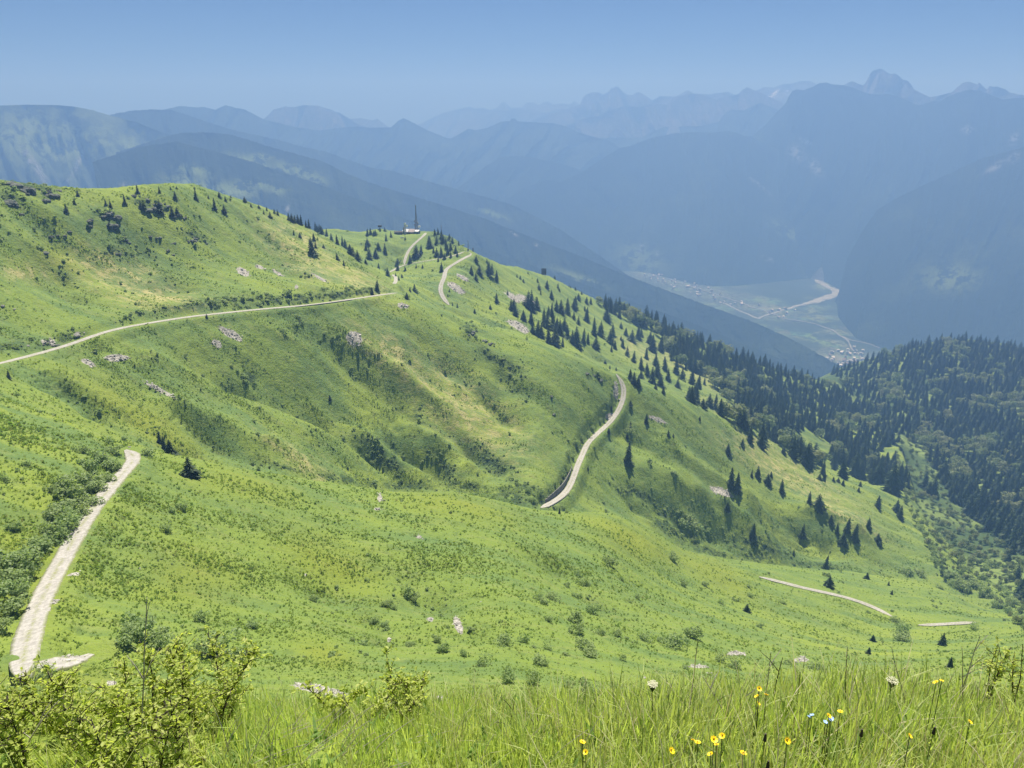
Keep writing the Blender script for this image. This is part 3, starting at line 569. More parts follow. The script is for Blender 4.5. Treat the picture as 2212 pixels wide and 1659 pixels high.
def scatter(name, P, scl, protos, label, tilt=.12, parent=None, kind='stuff', rot=None):
    "many small pieces on real points of the ground (geometry nodes instances)"
    P = np.asarray(P, np.float32); n = len(P)
    if n == 0: return None
    me = bpy.data.meshes.new(name); me.vertices.add(n); me.vertices.foreach_set('co', P.ravel())
    attr(me, 'scl', np.broadcast_to(scl, (n,))); ai = me.attributes.new('pick', 'INT', 'POINT'); ai.data.foreach_set('value', rng.integers(0, len(protos), n).astype(np.int32))
    av = me.attributes.new('rot', 'FLOAT_VECTOR', 'POINT')
    rt = np.column_stack([rng.normal(size=n)*tilt, rng.normal(size=n)*tilt, rng.random(n)*6.283]).astype(np.float32) if rot is None else rot.astype(np.float32)
    av.data.foreach_set('vector', rt.ravel())
    o = link(name, me, parent); tag(o, label, kind=kind)
    pc = bpy.data.collections.new(name+'_kinds')
    for k, m_ in enumerate(protos):
        q = bpy.data.objects.new('%s_kind_%02d' % (name, k), m_); pc.objects.link(q)
    ng = bpy.data.node_groups.new(name, 'GeometryNodeTree'); N = ng.nodes; Lk = ng.links
    ng.interface.new_socket('Geometry', in_out='INPUT', socket_type='NodeSocketGeometry'); ng.interface.new_socket('Geometry', in_out='OUTPUT', socket_type='NodeSocketGeometry')
    gi, go = N.new('NodeGroupInput'), N.new('NodeGroupOutput'); ip = N.new('GeometryNodeInstanceOnPoints'); ci = N.new('GeometryNodeCollectionInfo')
    ci.inputs[0].default_value = pc; ci.inputs['Separate Children'].default_value = True; ci.inputs['Reset Children'].default_value = True
    def na(nm, ty):
        q = N.new('GeometryNodeInputNamedAttribute'); q.data_type = ty; q.inputs[0].default_value = nm; return q.outputs[0]
    m2p = N.new('GeometryNodeMeshToPoints'); Lk.new(gi.outputs[0], m2p.inputs[0]); Lk.new(m2p.outputs[0], ip.inputs['Points'])
    Lk.new(ci.outputs[0], ip.inputs['Instance']); ip.inputs['Pick Instance'].default_value = True
    Lk.new(na('pick', 'INT'), ip.inputs['Instance Index']); Lk.new(na('scl', 'FLOAT'), ip.inputs['Scale'])
    e2r = N.new('FunctionNodeEulerToRotation'); Lk.new(na('rot', 'FLOAT_VECTOR'), e2r.inputs[0]); Lk.new(e2r.outputs[0], ip.inputs['Rotation'])
    Lk.new(ip.outputs[0], go.inputs[0]); md = o.modifiers.new('pieces', 'NODES'); md.node_group = ng; return o
SPR = [crown_spruce(i, l, f) for i, (l, f) in enumerate(((17, 1.15), (14, 1.4), (19, 1.0), (15, 1.25), (12, 1.6)))]
TRK = trunk_mesh()
SPRT = []
for m_ in SPR[:5]:      # crown with its trunk in one mesh, for the far wood
    q = m_.copy(); SPRT.append(q)
BROAD = [leaf_cloud(40+i, 650, 8, .055, M['broad'], flat=1.05, base=.12) for i in range(4)]
ALD = [leaf_cloud(60+i, 620, 9, .045, M['alder'], flat=.85) for i in range(5)]

def inpoly(p, x, y):
    p = np.array(p, float); r_ = np.zeros(np.shape(x), bool); j = len(p)-1
    for i in range(len(p)):
        xi, yi, xj, yj = *p[i], *p[j]
        r_ ^= ((yi > y) != (yj > y)) & (x < (xj-xi)*(y-yi)/(yj-yi+1e-12)+xi); j = i
    return r_
def fill(poly, spacing, n_try):
    "evenly uneven points in an area"
    p = np.array(poly, float); lo, hi = p.min(0), p.max(0); out = []; cell = {}
    c_ = rng.uniform(lo, hi, (n_try, 2)); ok = inpoly(poly, c_[:, 0], c_[:, 1])
    for (u, v) in c_[ok]:
        sp_ = spacing(u, v) if callable(spacing) else spacing; k = (int(u//30), int(v//30)); good = True
        for di in (-1, 0, 1):
            for dj in (-1, 0, 1):
                for (a_, b_) in cell.get((k[0]+di, k[1]+dj), ()):
                    if (a_-u)**2+(b_-v)**2*1.6 < sp_*sp_: good = False; break
                if not good: break
            if not good: break
        if good: cell.setdefault(k, []).append((u, v)); out.append((u, v))
    return out
def refine(items, word):
    "extra words from size and place inside a group: items (u, v, size)"
    q = np.array(items, float); out = []
    cu = np.argsort(np.argsort(q[:, 0]))/max(1, len(q)-1); cv = np.argsort(np.argsort(q[:, 1]))/max(1, len(q)-1); ch = np.argsort(np.argsort(q[:, 2]))/max(1, len(q)-1)
    hor = ['far-left', 'left', 'middle', 'right', 'far-right']; ver = ['highest', 'upper', 'lower', 'lowest']
    for a_, b_, h_ in zip(cu, cv, ch):
        out.append(('small ' if h_ < .33 else ('tall ' if word == 'spruce' else 'large ') if h_ > .66 else '', ', %s %s one' % (ver[min(3, int(b_*4))], hor[min(4, int(a_*5))])))
    return out
def thing(name, label, cat, loc, rz=0., group=None, sc=1.):
    o = link(name, None); o.location = loc; o.rotation_euler = (0, 0, rz); o.scale = (sc,)*3 if not isinstance(sc, tuple) else sc
    o.empty_display_size = .2
    return tag(o, label, cat, group)

# ------------------------------------------------------------ spruces: single ones by their place in the picture (u, v of the foot, height)
LONE = {
 (1356,1001,49): 'tallest lone dark spruce on open grass right of the curving gravel road',
 (345,960,28): 'left spruce of the tight dark trio just beyond the near road bend', (357,972,30): 'middle spruce of the tight dark trio just beyond the near road bend', (367,980,31): 'right spruce of the tight dark trio just beyond the near road bend',
 (409,1028,42): 'lone dark spruce on the grass right of the near road bend', (713,864,12): 'tiny dark spruce alone in the middle of the ribbed green flank',
 (1577,1052,45): 'taller rear spruce of the pair beside the pale stone patch', (1590,1062,43): 'front spruce of the pair beside the pale stone patch',
 (1397,914,22): 'small spruce touching the left end of the grey rock streak right of the road', (1625,1160,33): 'narrow spruce standing in the dark heath below the right meadow',
 (19,817,15): 'small spruce at the left edge of the photo below the upper road', (445,686,9): 'tiny spruce on the lower verge of the upper road',
 (676,548,33): 'tall dark spruce alone on the dry hilltop slope left of the antenna hill', (728,562,15): 'small spruce on the dry slope below the ridge trees', (743,573,11): 'smallest spruce on the dry slope left of the track',
 (813,630,25): 'spruce at the bank of the upper road near its right end', (803,637,17): 'lower spruce beside the bank at the right end of the upper road',
 (1784,1226,29): 'spruce on the edge of the grassy terrace above the lower road', (1790,1268,25): 'bushy spruce just above the lower gravel road', (1873,1251,15): 'small spruce on the terrace right of the bushy one',
 (1920,1265,10): 'tiny spruce on the terrace above the end of the lower road', (1926,1284,10): 'tiny spruce nearest the end of the lower road',
 (2035,1394,27): 'dark wind-bent spruce on the near meadow at the right', (2053,1442,24): 'dark small spruce behind the grass stalks at the right', (1884,1386,15): 'small spruce above the wide spreading bush', (1876,1412,15): 'small spruce touching the top of the wide spreading bush',
 (1613,1322,19): 'single dark spruce on the near slope left of the lower road', (1436,1540,50): 'right one of two blackish young spruces just behind the foreground grass', (1406,1536,38): 'left one of two blackish young spruces just behind the foreground grass',
 (1937,1106,26): 'rear spruce of the close pair low on the right meadow', (1944,1119,27): 'front spruce of the close pair low on the right meadow', (1894,1096,26): 'lone spruce left of the close pair on the right meadow',
 (1054,592,27): 'broad dark spruce of the pair below the road hairpin', (1019,593,19): 'dark spruce in the hollow inside the road hairpin', (954,587,22): 'dark spruce at the inner side of the road double bend',
 (167,423,12): 'bushy dark spruce on the skyline of the left hilltop', (424,431,20): 'broad spruce below the skyline of the left hilltop', (464,452,22): 'dark spruce on the right shoulder of the left hilltop', (485,460,17): 'small spruce on the right shoulder of the left hilltop, lower one of two'}
SINGLES = {
 'small dark spruce on the open right-hand meadow': [(1355,946,12),(1361,922,12),(1315,936,13),(1443,942,15),(1455,945,10),(1512,908,10),(1571,981,24),(1603,965,20),(1620,956,35),(1645,965,30),(1637,1031,27),(1623,1030,15),(1656,1045,23),(1572,1102,19),(1688,1064,30),(1748,1089,29),(1769,1099,33),(1793,1130,19),(1809,1151,22),(1831,1147,30),(1847,1165,35),(1874,1142,25),(1821,1175,29),(1896,1174,22),(1858,1051,12),(1801,1040,11),(1810,1042,11),(1820,1049,14),(1769,1037,15),(1855,1062,10),(1690,980,15),(1666,1030,12),(1213,1050,12),(1270,1016,11),(1210,1110,15),(1361,876,12),(1318,797,9),(1332,800,8),(1308,786,9),(1321,887,13),(1732,1160,30),(1713,1200,14)],
 'dark spruce at the upper edge of the right meadow': [(1781,1039,22),(1778,1024,30),(1748,1011,29),(1735,1002,38),(1718,987,40),(1801,1014,25),(1821,1031,42),(1846,1026,48),(1859,1030,38),(1883,1044,30),(1896,1047,55),(1924,1065,62),(1941,1055,50),(1961,1052,30),(1996,1055,35),(2016,1071,42),(2003,1068,28),(2036,1035,40),(2094,1070,45),(2106,1110,56),(2092,1112,46),(2161,1130,38),(2196,1180,45),(2186,1196,30),(2177,1212,24),(2204,1286,44),(2194,1252,27),(2212,1300,40),(1362,820,24),(1377,835,25),(1369,828,26),(1432,851,16),(1417,840,12),(1493,870,38),(1486,864,32),(1505,872,36),(1533,877,28),(1545,884,34),(1426,835,28),(1410,827,37),(1517,880,20)],
 'dark spruce on the left hilltop among rocks': [(144,458,16),(230,443,12),(240,448,13),(271,441,18),(297,417,16),(311,455,20),(303,448,14),(345,416,12),(344,459,26),(338,455,18),(372,469,22),(382,462,14),(379,430,15),(236,492,12),(474,425,10),(487,434,10),(369,409,6),(382,408,6),(421,409,6),(452,429,8),(530,435,10),(544,448,9),(500,428,6),(160,440,10)],
 'small spruce on the ridge between the left hill and the antenna hill': [(633,507,10),(647,513,11),(584,470,12),(570,462,8),(667,523,8),(681,535,12),(678,520,16),(698,535,8),(789,570,11),(774,562,22),(817,579,11),(799,559,25),(810,555,20),(833,547,22),(833,520,15),(818,538,15),(793,528,14),(790,540,15),(757,548,20),(739,532,22),(728,527,20),(717,520,16),(746,536,20),(764,552,18),(704,510,16),(692,503,18),(680,498,18),(668,492,18),(656,486,18),(644,482,18),(632,478,16),(623,474,14),(600,465,12),(592,462,10),(575,455,8),(560,449,7),(637,480,14),(651,485,20),(662,490,14),(684,500,14),(697,506,18)],
 'dark spruce on the antenna hill': [(837,597,19),(859,585,15),(854,597,8),(863,606,11),(880,646,15),(895,630,17),(887,630,10),(925,535,25),(930,536,24),(901,554,25),(908,547,19),(886,569,20),(859,570,13),(944,552,17),(953,555,22),(945,527,18),(940,507,13),(948,507,15),(954,517,20),(963,537,22),(969,517,12),(978,526,14),(844,512,12),(876,518,8),(975,540,16),(962,560,14),(985,545,14),(898,578,8),(875,585,10),(958,525,18),(990,530,10),(830,500,9),(822,500,10),(812,506,10),(800,505,12),(795,508,14),(806,508,11),(867,600,9),(968,548,18),(936,545,12),(948,565,12),(975,556,12),(988,553,10),(912,578,7)],
 'dark spruce on the slope below the hairpin': [(1029,565,14),(1029,605,17),(1034,592,20),(1062,589,20),(1072,606,22),(1074,652,20),(1058,667,10),(1025,676,10),(987,664,10),(977,660,8),(1098,637,11),(1103,670,25),(1053,568,9),(967,640,6),(972,630,7),(1111,671,27),(1115,682,22),(1130,693,25),(1140,663,35),(1148,671,46),(1162,668,27),(1156,670,30),(1193,646,20),(1192,683,30),(1184,680,20),(1201,673,27),(1212,678,32),(1225,681,38),(1238,668,25),(1244,664,25),(1248,648,15),(1267,656,15),(1275,656,15),(1266,696,33),(1312,694,35),(1282,726,43),(1298,728,35),(1250,702,20),(1235,742,30),(1246,748,45),(1258,740,32),(1270,740,22),(1285,753,28),(1220,713,28),(1210,725,35),(1203,716,30),(1160,725,35),(1152,720,24),(1168,728,30),(1198,745,40),(1186,740,38),(1216,748,22),(1318,743,35),(1325,725,28),(1328,755,20),(1340,710,15),(1351,725,18),(1365,740,28),(1377,733,32),(1385,728,20),(1402,743,30),(1408,760,38),(1426,758,35),(1340,735,10),(1320,760,14),(1252,758,14),(1345,750,20),(1355,770,24),(1370,782,26),(1385,798,28),(1395,775,26),(1416,790,28),(1438,800,32),(1442,822,28),(1460,808,34),(1475,822,32),(1465,838,22),(1482,800,18),(1450,780,16),(1400,812,30),(1418,815,34),(1385,815,16),(1493,830,34),(1508,838,30),(1520,832,18),(1500,850,26),(1225,726,26),(1240,690,18),(1262,672,12),(1146,700,30),(1174,700,36),(1182,710,40),(1194,706,36)],
 'tiny spruce near the skyline right of the hairpin': [(1183,623,17),(1180,616,12),(1161,610,10),(1163,625,12),(1167,636,8),(1206,622,11),(1210,630,8),(1123,603,8),(1116,599,8),(1129,610,8),(1198,603,9),(1147,585,5),(1159,588,5),(1140,592,6),(1130,580,5),(1183,595,6),(1150,640,5),(1242,627,7),(1257,636,7),(1232,622,5),(1228,620,5)],
}
TREES = []      # (point, height m, label, group)
for (u, v, h), lab in LONE.items(): TREES.append((u, v, h, lab, None))
for lab, ls in SINGLES.items():
    for (u, v, h), (w1, w2) in zip(ls, refine(ls, 'spruce')):
        core = lab.replace('small ', '').replace('tiny ', ''); TREES.append((u, v, h, w1+core+w2, 'spruces: '+lab))
WOODC = [(1290,655),(1340,668),(1420,697),(1500,733),(1600,774),(1700,808),(1800,838),(1850,876),(1900,920),(1940,955),(1900,975),(1800,968),(1745,930),(1690,935),(1640,905),(1600,880),(1560,858),(1520,815),(1470,790),(1440,765),(1438,738),(1400,712),(1340,690)]
WOODC2 = [(1560,895),(1600,905),(1650,918),(1690,945),(1740,985),(1780,1000),(1810,960),(1870,975),(1930,1000),(1960,1040),(1940,1062),(1890,1040),(1830,1010),(1790,1005),(1740,1008),(1680,965),(1600,922),(1550,893)]
WOODD = [(1793,810),(1850,787),(1900,771),(1950,754),(2000,744),(2080,736),(2150,744),(2235,765),(2260,1240),(2180,1180),(2120,1140),(2060,1090),(2020,1030),(2000,975),(1950,940),(1900,920),(1850,866),(1812,822)]
SCRUB = [(1930,965),(1990,935),(2020,1030),(2060,1100),(2212,1220),(2240,1390),(2140,1300),(2040,1260),(1990,1170),(1960,1100),(1950,1050)]
forest = []
for poly, spf, tries, broad in ((WOODC, lambda u, v: 6.6+(v-650)*.010, 14000, .14), (WOODC2, 8.5, 3500, .15), (WOODD, lambda u, v: 7.0+(v-740)*.018, 26000, .18)):
    for (u, v) in fill(poly, spf, tries):
        p = hit(u, v)
        if p is None: continue
        d = np.linalg.norm(p); isb = perlin(np.array(u/70.), np.array(v/45.))+rng.normal()*.25 > .55-broad
        H_ = rng.uniform(13, 22)*(1 if not isb else .62); forest.append((p, H_, isb, H_*FOC/d))
conif = [f for f in forest if not f[2]]; broads = [f for f in forest if f[2]]
for (u, v) in fill(SCRUB, 11, 3500):
    p = hit(u, v)
    if p is not None:
        H_ = rng.uniform(2.0, 6.5); broads.append((p, H_, True, H_*FOC/np.linalg.norm(p)))
listed = []
for (u, v, h, lab, grp) in TREES:
    p = hit(u, v)
    if p is None: continue
    listed.append((p, h*np.linalg.norm(p)/FOC*1.06, lab, grp, h))
print('listed spruces', len(listed), 'wood', len(conif), 'broad', len(broads))
conif.sort(key=lambda f: -f[3]); quota = max(0, 300-len(listed))
def plant_spruce(p, Ht, lab, grp, hpx):
    k = rng.integers(5); w_ = rng.uniform(.75, 1.3)*(1.15 if Ht < 9 else 1.)
    o = thing('spruce_tree', lab, 'spruce', (p[0], p[1], p[2]-.03*Ht), rng.random()*6.28, grp, (float(Ht*w_), float(Ht*w_), float(Ht)))
    o.rotation_euler = (rng.normal()*.03, rng.normal()*.03, rng.random()*6.28)
    if hpx > 14:
        link('crown', SPR[k], o); link('trunk', TRK, o)
    else: link('crown', SPR[k], o)
for t in listed: plant_spruce(*t)
fr = conif[:quota]
if fr:
    uv_ = [(float(project(f[0])[0]), float(project(f[0])[1]), f[1]) for f in fr]
    for f, (w1, w2) in zip(fr, refine(uv_, 'spruce')): plant_spruce(f[0], f[1], w1+'spruce in the front ranks of the right forest'+w2, 'spruces: front of the forest', f[3])
rest = conif[quota:]
scatter('spruce_forest', [f[0]-np.array([0, 0, .5]) for f in rest], np.array([f[1] for f in rest]), SPRT, 'dense dark spruce forest on the far ridge and the right-hand hill', .02)
broads.sort(key=lambda f: -f[3])
uv_ = [(float(project(f[0])[0]), float(project(f[0])[1]), f[1]) for f in broads[:220]]
for f, (w1, w2) in zip(broads[:220], refine(uv_, 'tree')):
    low = f[1] < 7.2; Ht = float(f[1]*1.15)
    lab = 'pale green rounded bush in the valley gully at the right' if low else 'rounded broadleaf tree among the spruces at the right'
    lab = w1+lab.replace('pale green ', '')+w2
    o = thing('bush' if low else 'broadleaf_tree', lab, 'bush' if low else 'tree', (f[0][0], f[0][1], f[0][2]-.3), rng.random()*6.28, 'bushes in the valley gully' if low else 'broadleaf trees in the forest', (Ht*1.1, Ht*1.1, Ht))
    link('crown', ALD[rng.integers(5)] if low else BROAD[rng.integers(4)], o)
scatter('broadleaf_forest', [f[0]-np.array([0, 0, .3]) for f in broads[220:]], np.array([f[1]*1.15 for f in broads[220:]]), BROAD, 'pale broadleaf crowns scattered through the forest', .05)

# ------------------------------------------------------------ bushes by place (u, v of the middle, width)
BUSH = {
 'grey-green alder bush in the row left of the near gravel road': [(240,950,20),(250,972,28),(225,985,35),(205,1005,40),(238,1000,35),(262,1008,22),(180,1030,42),(215,1040,45),(240,1030,30),(150,1045,48),(135,1055,36),(170,1068,54),(198,1078,38),(145,1095,58),(180,1098,40),(122,1110,42),(155,1130,55),(130,1150,50),(108,1140,30),(95,1172,42),(75,1195,40),(50,1200,52),(20,1210,52),(60,1232,52),(30,1245,52),(8,1270,52),(50,1272,40),(20,1308,52),(45,1300,30),(3,1350,42),(190,1055,36),(165,1110,44)],
 'low bush on the grass right of the near road': [(372,1102,18),(397,1097,22),(365,1142,24),(437,1334,26)],
 'wide grey-green bush below the near road beside the gravel spur': [(300,1362,66),(272,1380,44),(345,1385,52),(318,1350,40)],
 'bush half hidden behind the foreground leaves': [(480,1398,62),(440,1402,40),(520,1410,40),(100,1452,36)],
 'small bush at the left edge of the photo': [(35,1138,24),(10,1030,20),(178,970,24),(60,1000,14),(35,852,14)],
 'small round bush on the middle slope': [(1161,1287,24),(1190,1287,28),(1175,1296,22),(1249,1287,22),(1249,1238,17),(1262,1256,24),(1276,1315,30),(1243,1335,36),(1243,1357,34),(1185,1335,18),(1260,1391,36),(1274,1408,34),(1296,1362,22),(1333,1366,22),(1393,1376,26),(1453,1385,44),(1476,1383,26),(1500,1367,40),(1476,1261,18),(1453,1204,24),(1313,1207,30),(1425,1380,20),(1225,1262,16),(1520,1260,14),(1560,1300,16),(1620,1285,14),(1345,1250,14),(1380,1290,12)],
 'dark green bush on the lower slope above the foreground grass': [(1269,1493,42),(1295,1502,32),(1225,1478,24),(1153,1464,42),(1167,1423,38),(1184,1398,22),(1345,1420,18),(1587,1435,26),(1560,1425,22),(1087,1379,38),(1046,1429,34),(1096,1464,34),(1130,1380,26),(1480,1440,14),(1700,1430,18),(1758,1437,26),(1640,1350,16),(1690,1300,14)],
 'dark bush on the near face of the middle spur': [(678,1292,20),(883,1280,32),(893,1292,22),(840,1303,28),(850,1312,16),(807,1338,22),(830,1345,18),(961,1397,34),(885,1391,22),(550,1347,26),(945,1380,20),(1000,1410,18),(760,1380,14)],
 'rounded bush at the end of the lower gravel road': [(1946,1355,32),(1943,1374,28),(1933,1338,18),(1957,1230,26),(1989,1238,22),(2137,1282,30),(2073,1265,26),(2105,1355,20),(2040,1240,18),(2060,1255,16),(2085,1275,14),(2110,1265,22),(2150,1305,22),(2095,1245,14),(2180,1320,20),(2125,1250,16),(2030,1268,12)],
 'bush in the dark clump on the right meadow': [(1475,1128,22),(1497,1132,30),(1512,1140,24),(1487,1118,18),(1360,925,20),(1462,1105,10),(1500,1163,18)],
 'small shrub on the bank left of the curving road': [(1227,975,18),(1246,957,20),(1221,1005,18),(1216,1027,13),(1268,935,17),(1281,922,15),(1235,985,13),(1256,945,14),(1230,1015,10),(1295,905,12),(1305,888,10),(1312,870,10),(1322,850,9),(1198,1045,12),(1325,830,8),(1165,1060,18),(1140,1055,16),(1150,1078,14),(1215,1095,14),(1225,1104,13)],
 'grey-green bush on the flank below the upper road': [(643,683,16),(636,697,18),(650,695,14),(615,712,17),(732,725,14),(735,738,18),(528,812,12),(535,825,16),(512,800,10),(700,720,10),(500,790,8),(690,735,8),(878,640,16)],
 'dark bush in the ravine': [(795,985,14),(805,998,12),(780,965,10),(545,1000,14),(560,1010,12),(270,945,14),(320,975,24),(300,950,12),(550,908,10),(740,945,10),(820,1020,8),(560,880,8),(250,885,8),(340,765,8),(1010,713,16),(1030,725,10),(1080,775,10),(1060,765,12),(960,800,10),(905,905,10),(950,1005,8)],
}
NB = 0
for lab, ls in BUSH.items():
    for (u, v, w_), (w1, w2) in zip(ls, refine(ls, 'bush')):
        p = hit(u-(7 if 'row left' in lab else 0), v+w_*.30)
        if p is None: continue
        wm = w_*np.linalg.norm(p)/FOC*1.08; NB += 1
        o = thing('bush', w1+lab.replace('small ', '').replace('wide ', '')+w2, 'bush', (p[0], p[1], p[2]-.1*wm), rng.random()*6.28, 'bushes: '+lab, (float(wm*rng.uniform(.9, 1.1)),)*2+(float(wm*rng.uniform(.85, 1.1)),))
        link('foliage', ALD[rng.integers(5)], o)
# scrub fringe along the upper road bank
P = road_paths[2]; T = np.gradient(P[:, :2], axis=0); T /= np.linalg.norm(T, axis=1)[:, None]
def ground(x, y, near):
    d = (G[..., 0]-x)**2+(G[..., 1]-y)**2; i = int(d.argmin()); return G.reshape(-1, 3)[i, 2]
GMo = bpy.data.objects['mountainside']; bpy.context.view_layer.update()
def drop(x, y):
    ok, loc, nn, ix = GMo.ray_cast(Vector((x, y, 50)), Vector((0, 0, -1))); return loc.z if ok else None
n_f = 0
for k in range(200, len(P)-14):
    s_ = k/len(P); pr = .28 if s_ > .3 else .10
    for rep in range(2):
        if rng.random() > pr: continue
        off = rng.uniform(3.2, 11); x, y = P[k, 0]-T[k, 1]*off, P[k, 1]+T[k, 0]*off; z = drop(x, y)
        if z is None: continue
        wm = rng.uniform(1.4, 3.6); n_f += 1
        if n_f > 150: break
        o = thing('bush', 'dark shrub on the steep bank above the upper road', 'bush', (x, y, z-.15*wm), rng.random()*6.28, 'shrubs on the bank above the upper road', (wm, wm, wm*.75)); link('foliage', ALD[rng.integers(5)], o)

# ------------------------------------------------------------ rocks
def outcrop(seed, mat):
    import bmesh
    g = np.random.default_rng(seed); bm = bmesh.new()
    for k in range(7):
        r_ = bmesh.ops.create_icosphere(bm, subdivisions=2, radius=g.uniform(.16, .34)); off = Vector((g.normal()*.26, g.normal()*.16, g.uniform(-.05, .16)))
        for v in r_['verts']:
            n = v.co.normalized(); v.co *= 1+.35*float(perlin(np.array(n.x*2.1+seed+k), np.array(n.y*2.1+n.z*1.7))); v.co.z = round(v.co.z*7)/7*.75+v.co.z*.25; v.co += off
    me = bpy.data.meshes.new('rock_outcrop'); bm.to_mesh(me); bm.free(); me.materials.append(mat); return me
OUT = [outcrop(i, M['rockdark']) for i in range(4)]+[outcrop(9+i, M['rock']) for i in range(3)]
ROCKS = [('dark craggy outcrop on the left hilltop skyline', 0, [(30,398,30),(52,408,34),(62,416,20)]), ('dark outcrop on the left hilltop', 0, [(95,415,22),(108,422,20),(98,432,18),(20,436,24),(30,443,14),(45,462,10),(125,412,14)]),
 ('long dark rock band below the hilltop spruces', 0, [(232,462,20),(246,468,24),(222,468,14),(238,486,18),(248,490,16)]), ('curved dark rock step on the left hill', 0, [(268,512,8),(273,518,9),(279,524,8)]),
 ('small dark rock on the grassy left hill', 0, [(315,432,16),(345,440,12),(190,475,14),(192,488,10),(110,510,12),(140,508,10),(95,545,12),(325,510,10),(345,512,8),(410,520,12),(375,525,8),(360,540,8),(375,550,7),(285,422,14),(330,450,18),(358,446,14),(385,466,14),(400,470,9),(255,548,10),(150,500,8),(420,515,10),(445,525,7)]),
 ('pale rock beside the upper road', 4, [(103,738,16),(115,745,12),(165,722,13),(172,726,8),(95,742,10),(60,747,8),(5,660,8),(30,668,6)]),
 ('dark rock knob on the flank of the middle ridge', 0, [(1008,712,20),(1018,720,16),(1045,735,14),(1060,742,12),(1085,775,8),(1268,806,13),(1282,810,10),(1296,820,12),(1195,895,10),(1190,855,8)]),
 ('grey rock on the near spur', 4, [(822,1072,7),(826,1080,9),(818,1100,6),(905,1160,7),(912,1165,5),(840,1384,8),(1470,1295,4),(1040,1300,4)]),
 ('pale boulder on the slope below', 4, [(1487,1440,9),(1395,1466,10),(1535,1455,10),(1590,1412,10),(1550,1425,8),(1735,1420,9),(1725,1432,9),(1675,1442,6),(300,1228,5),(280,966,6),(190,1478,7)])]
for lab, k0, ls in ROCKS:
    for (u, v, w_), (w1, w2) in zip(ls, refine(ls, 'rock')):
        p = hit(u, v)
        if p is None: continue
        wm = float(w_*np.linalg.norm(p)/FOC)*1.1; m_ = OUT[k0+rng.integers(4 if k0 == 0 else 3)]
        o = link('rock', m_); o.location = (p[0], p[1], p[2]-.12*wm); o.scale = (wm, wm, wm*.62); o.rotation_euler = (0, 0, rng.random()*6.28)
        tag(o, (w1+lab.replace('small ', '')+w2) if len(ls) > 1 else lab, 'rock', 'rocks: '+lab)
# loose stones on the bare patches
Fs = np.asarray(scree).ravel(); cand = np.nonzero((Fs > .45))[0]
w_ = Fs[cand]; sel = rng.choice(cand, min(len(cand), 3200), replace=False); Pq = G.reshape(-1, 3)[sel]
rq = np.hypot(Pq[:, 0], Pq[:, 1])
STN = [stone(i, M['pale']) for i in range(5)]
jit = rng.normal(size=Pq.shape)*np.array([.4, .4, 0])*(rq/200)[:, None]
scatter('loose_stones', Pq+jit, np.clip(rng.lognormal(-1.1, .5, len(sel)), .12, 1.2)*np.clip(rq/180, .35, 2.2), STN, 'pale loose stones lying on the bare scree patches', .4)
# ------------------------------------------------------------ grass tussocks and herbs of the slopes (uncountable)
rowpx = np.arange(G.shape[0]); Ug, Vg = U_, V_
vis = np.zeros(G.shape[:2], bool); mn = np.minimum.accumulate(Vg, axis=0); vis = Vg <= mn+1.5
area = np.abs(np.gradient(Vg, axis=0))*np.abs(np.gradient(Ug, axis=1))
RRg = np.hypot(G[..., 0], G[..., 1])
okm = vis & (Ug > -60) & (Ug < 2270) & (Vg > 380) & (Vg < 1640) & (RRg > 12)
rm = road_mask.reshape(RRg.shape); scm = np.asarray(scree).reshape(RRg.shape)
dens = np.where(okm & (rm < .3) & (scm < .4), area, 0)
patch = .12+1.7*np.clip(fbm(G[..., 0]/30, G[..., 1]/11, 4)+.12, 0, 1)+.5*np.clip(fbm(G[..., 0]/6, G[..., 1]/5, 3), 0, 1)
def pick(n, wgt):
    w = (dens*wgt).ravel(); c_ = np.cumsum(w); i = np.searchsorted(c_, rng.random(n)*c_[-1])
    P_ = G.reshape(-1, 3)[i]; P2 = G.reshape(-1, 3)[np.minimum(i+1, len(w)-1)]; P3 = G.reshape(-1, 3)[np.minimum(i+G.shape[1], len(w)-1)]
    a_ = rng.random((n, 1)); b_ = rng.random((n, 1)); ok = (np.linalg.norm(P2-P_, axis=1) < 12) & (np.linalg.norm(P3-P_, axis=1) < 12)
    return np.where(ok[:, None], P_+(P2-P_)*a_+(P3-P_)*b_, P_)
TA = [tuft(200+i, 16, 1., .5, .16, M['tuft_a'], True) for i in range(4)]+[tuft(210+i, 22, 1., .6, .09, M['tuft_a']) for i in range(3)]+[tuft(220+i, 18, .9, .5, .20, M['tuft_b'], True) for i in range(4)]+[tuft(230, 18, 1., .5, .08, M['tuft_c'])]
P_ = pick(60000, np.where(RRg < 330, patch, 0)); r_ = np.hypot(P_[:, 0], P_[:, 1])
scatter('meadow_tussocks', P_, np.clip(rng.lognormal(-1.45, .4, len(P_)), .10, .5)*np.clip(r_/130, .5, 1.5), TA, 'tufts of grass and herbs covering the near slopes', .3)
P_ = pick(21000, np.where((RRg >= 300) & (RRg < 720), patch**2, 0)); r_ = np.hypot(P_[:, 0], P_[:, 1])
scatter('slope_tussocks', P_, rng.uniform(.25, .75, len(P_))*np.clip(r_/420, .8, 1.5), TA, 'rough grass tufts covering the farther slopes', .3)
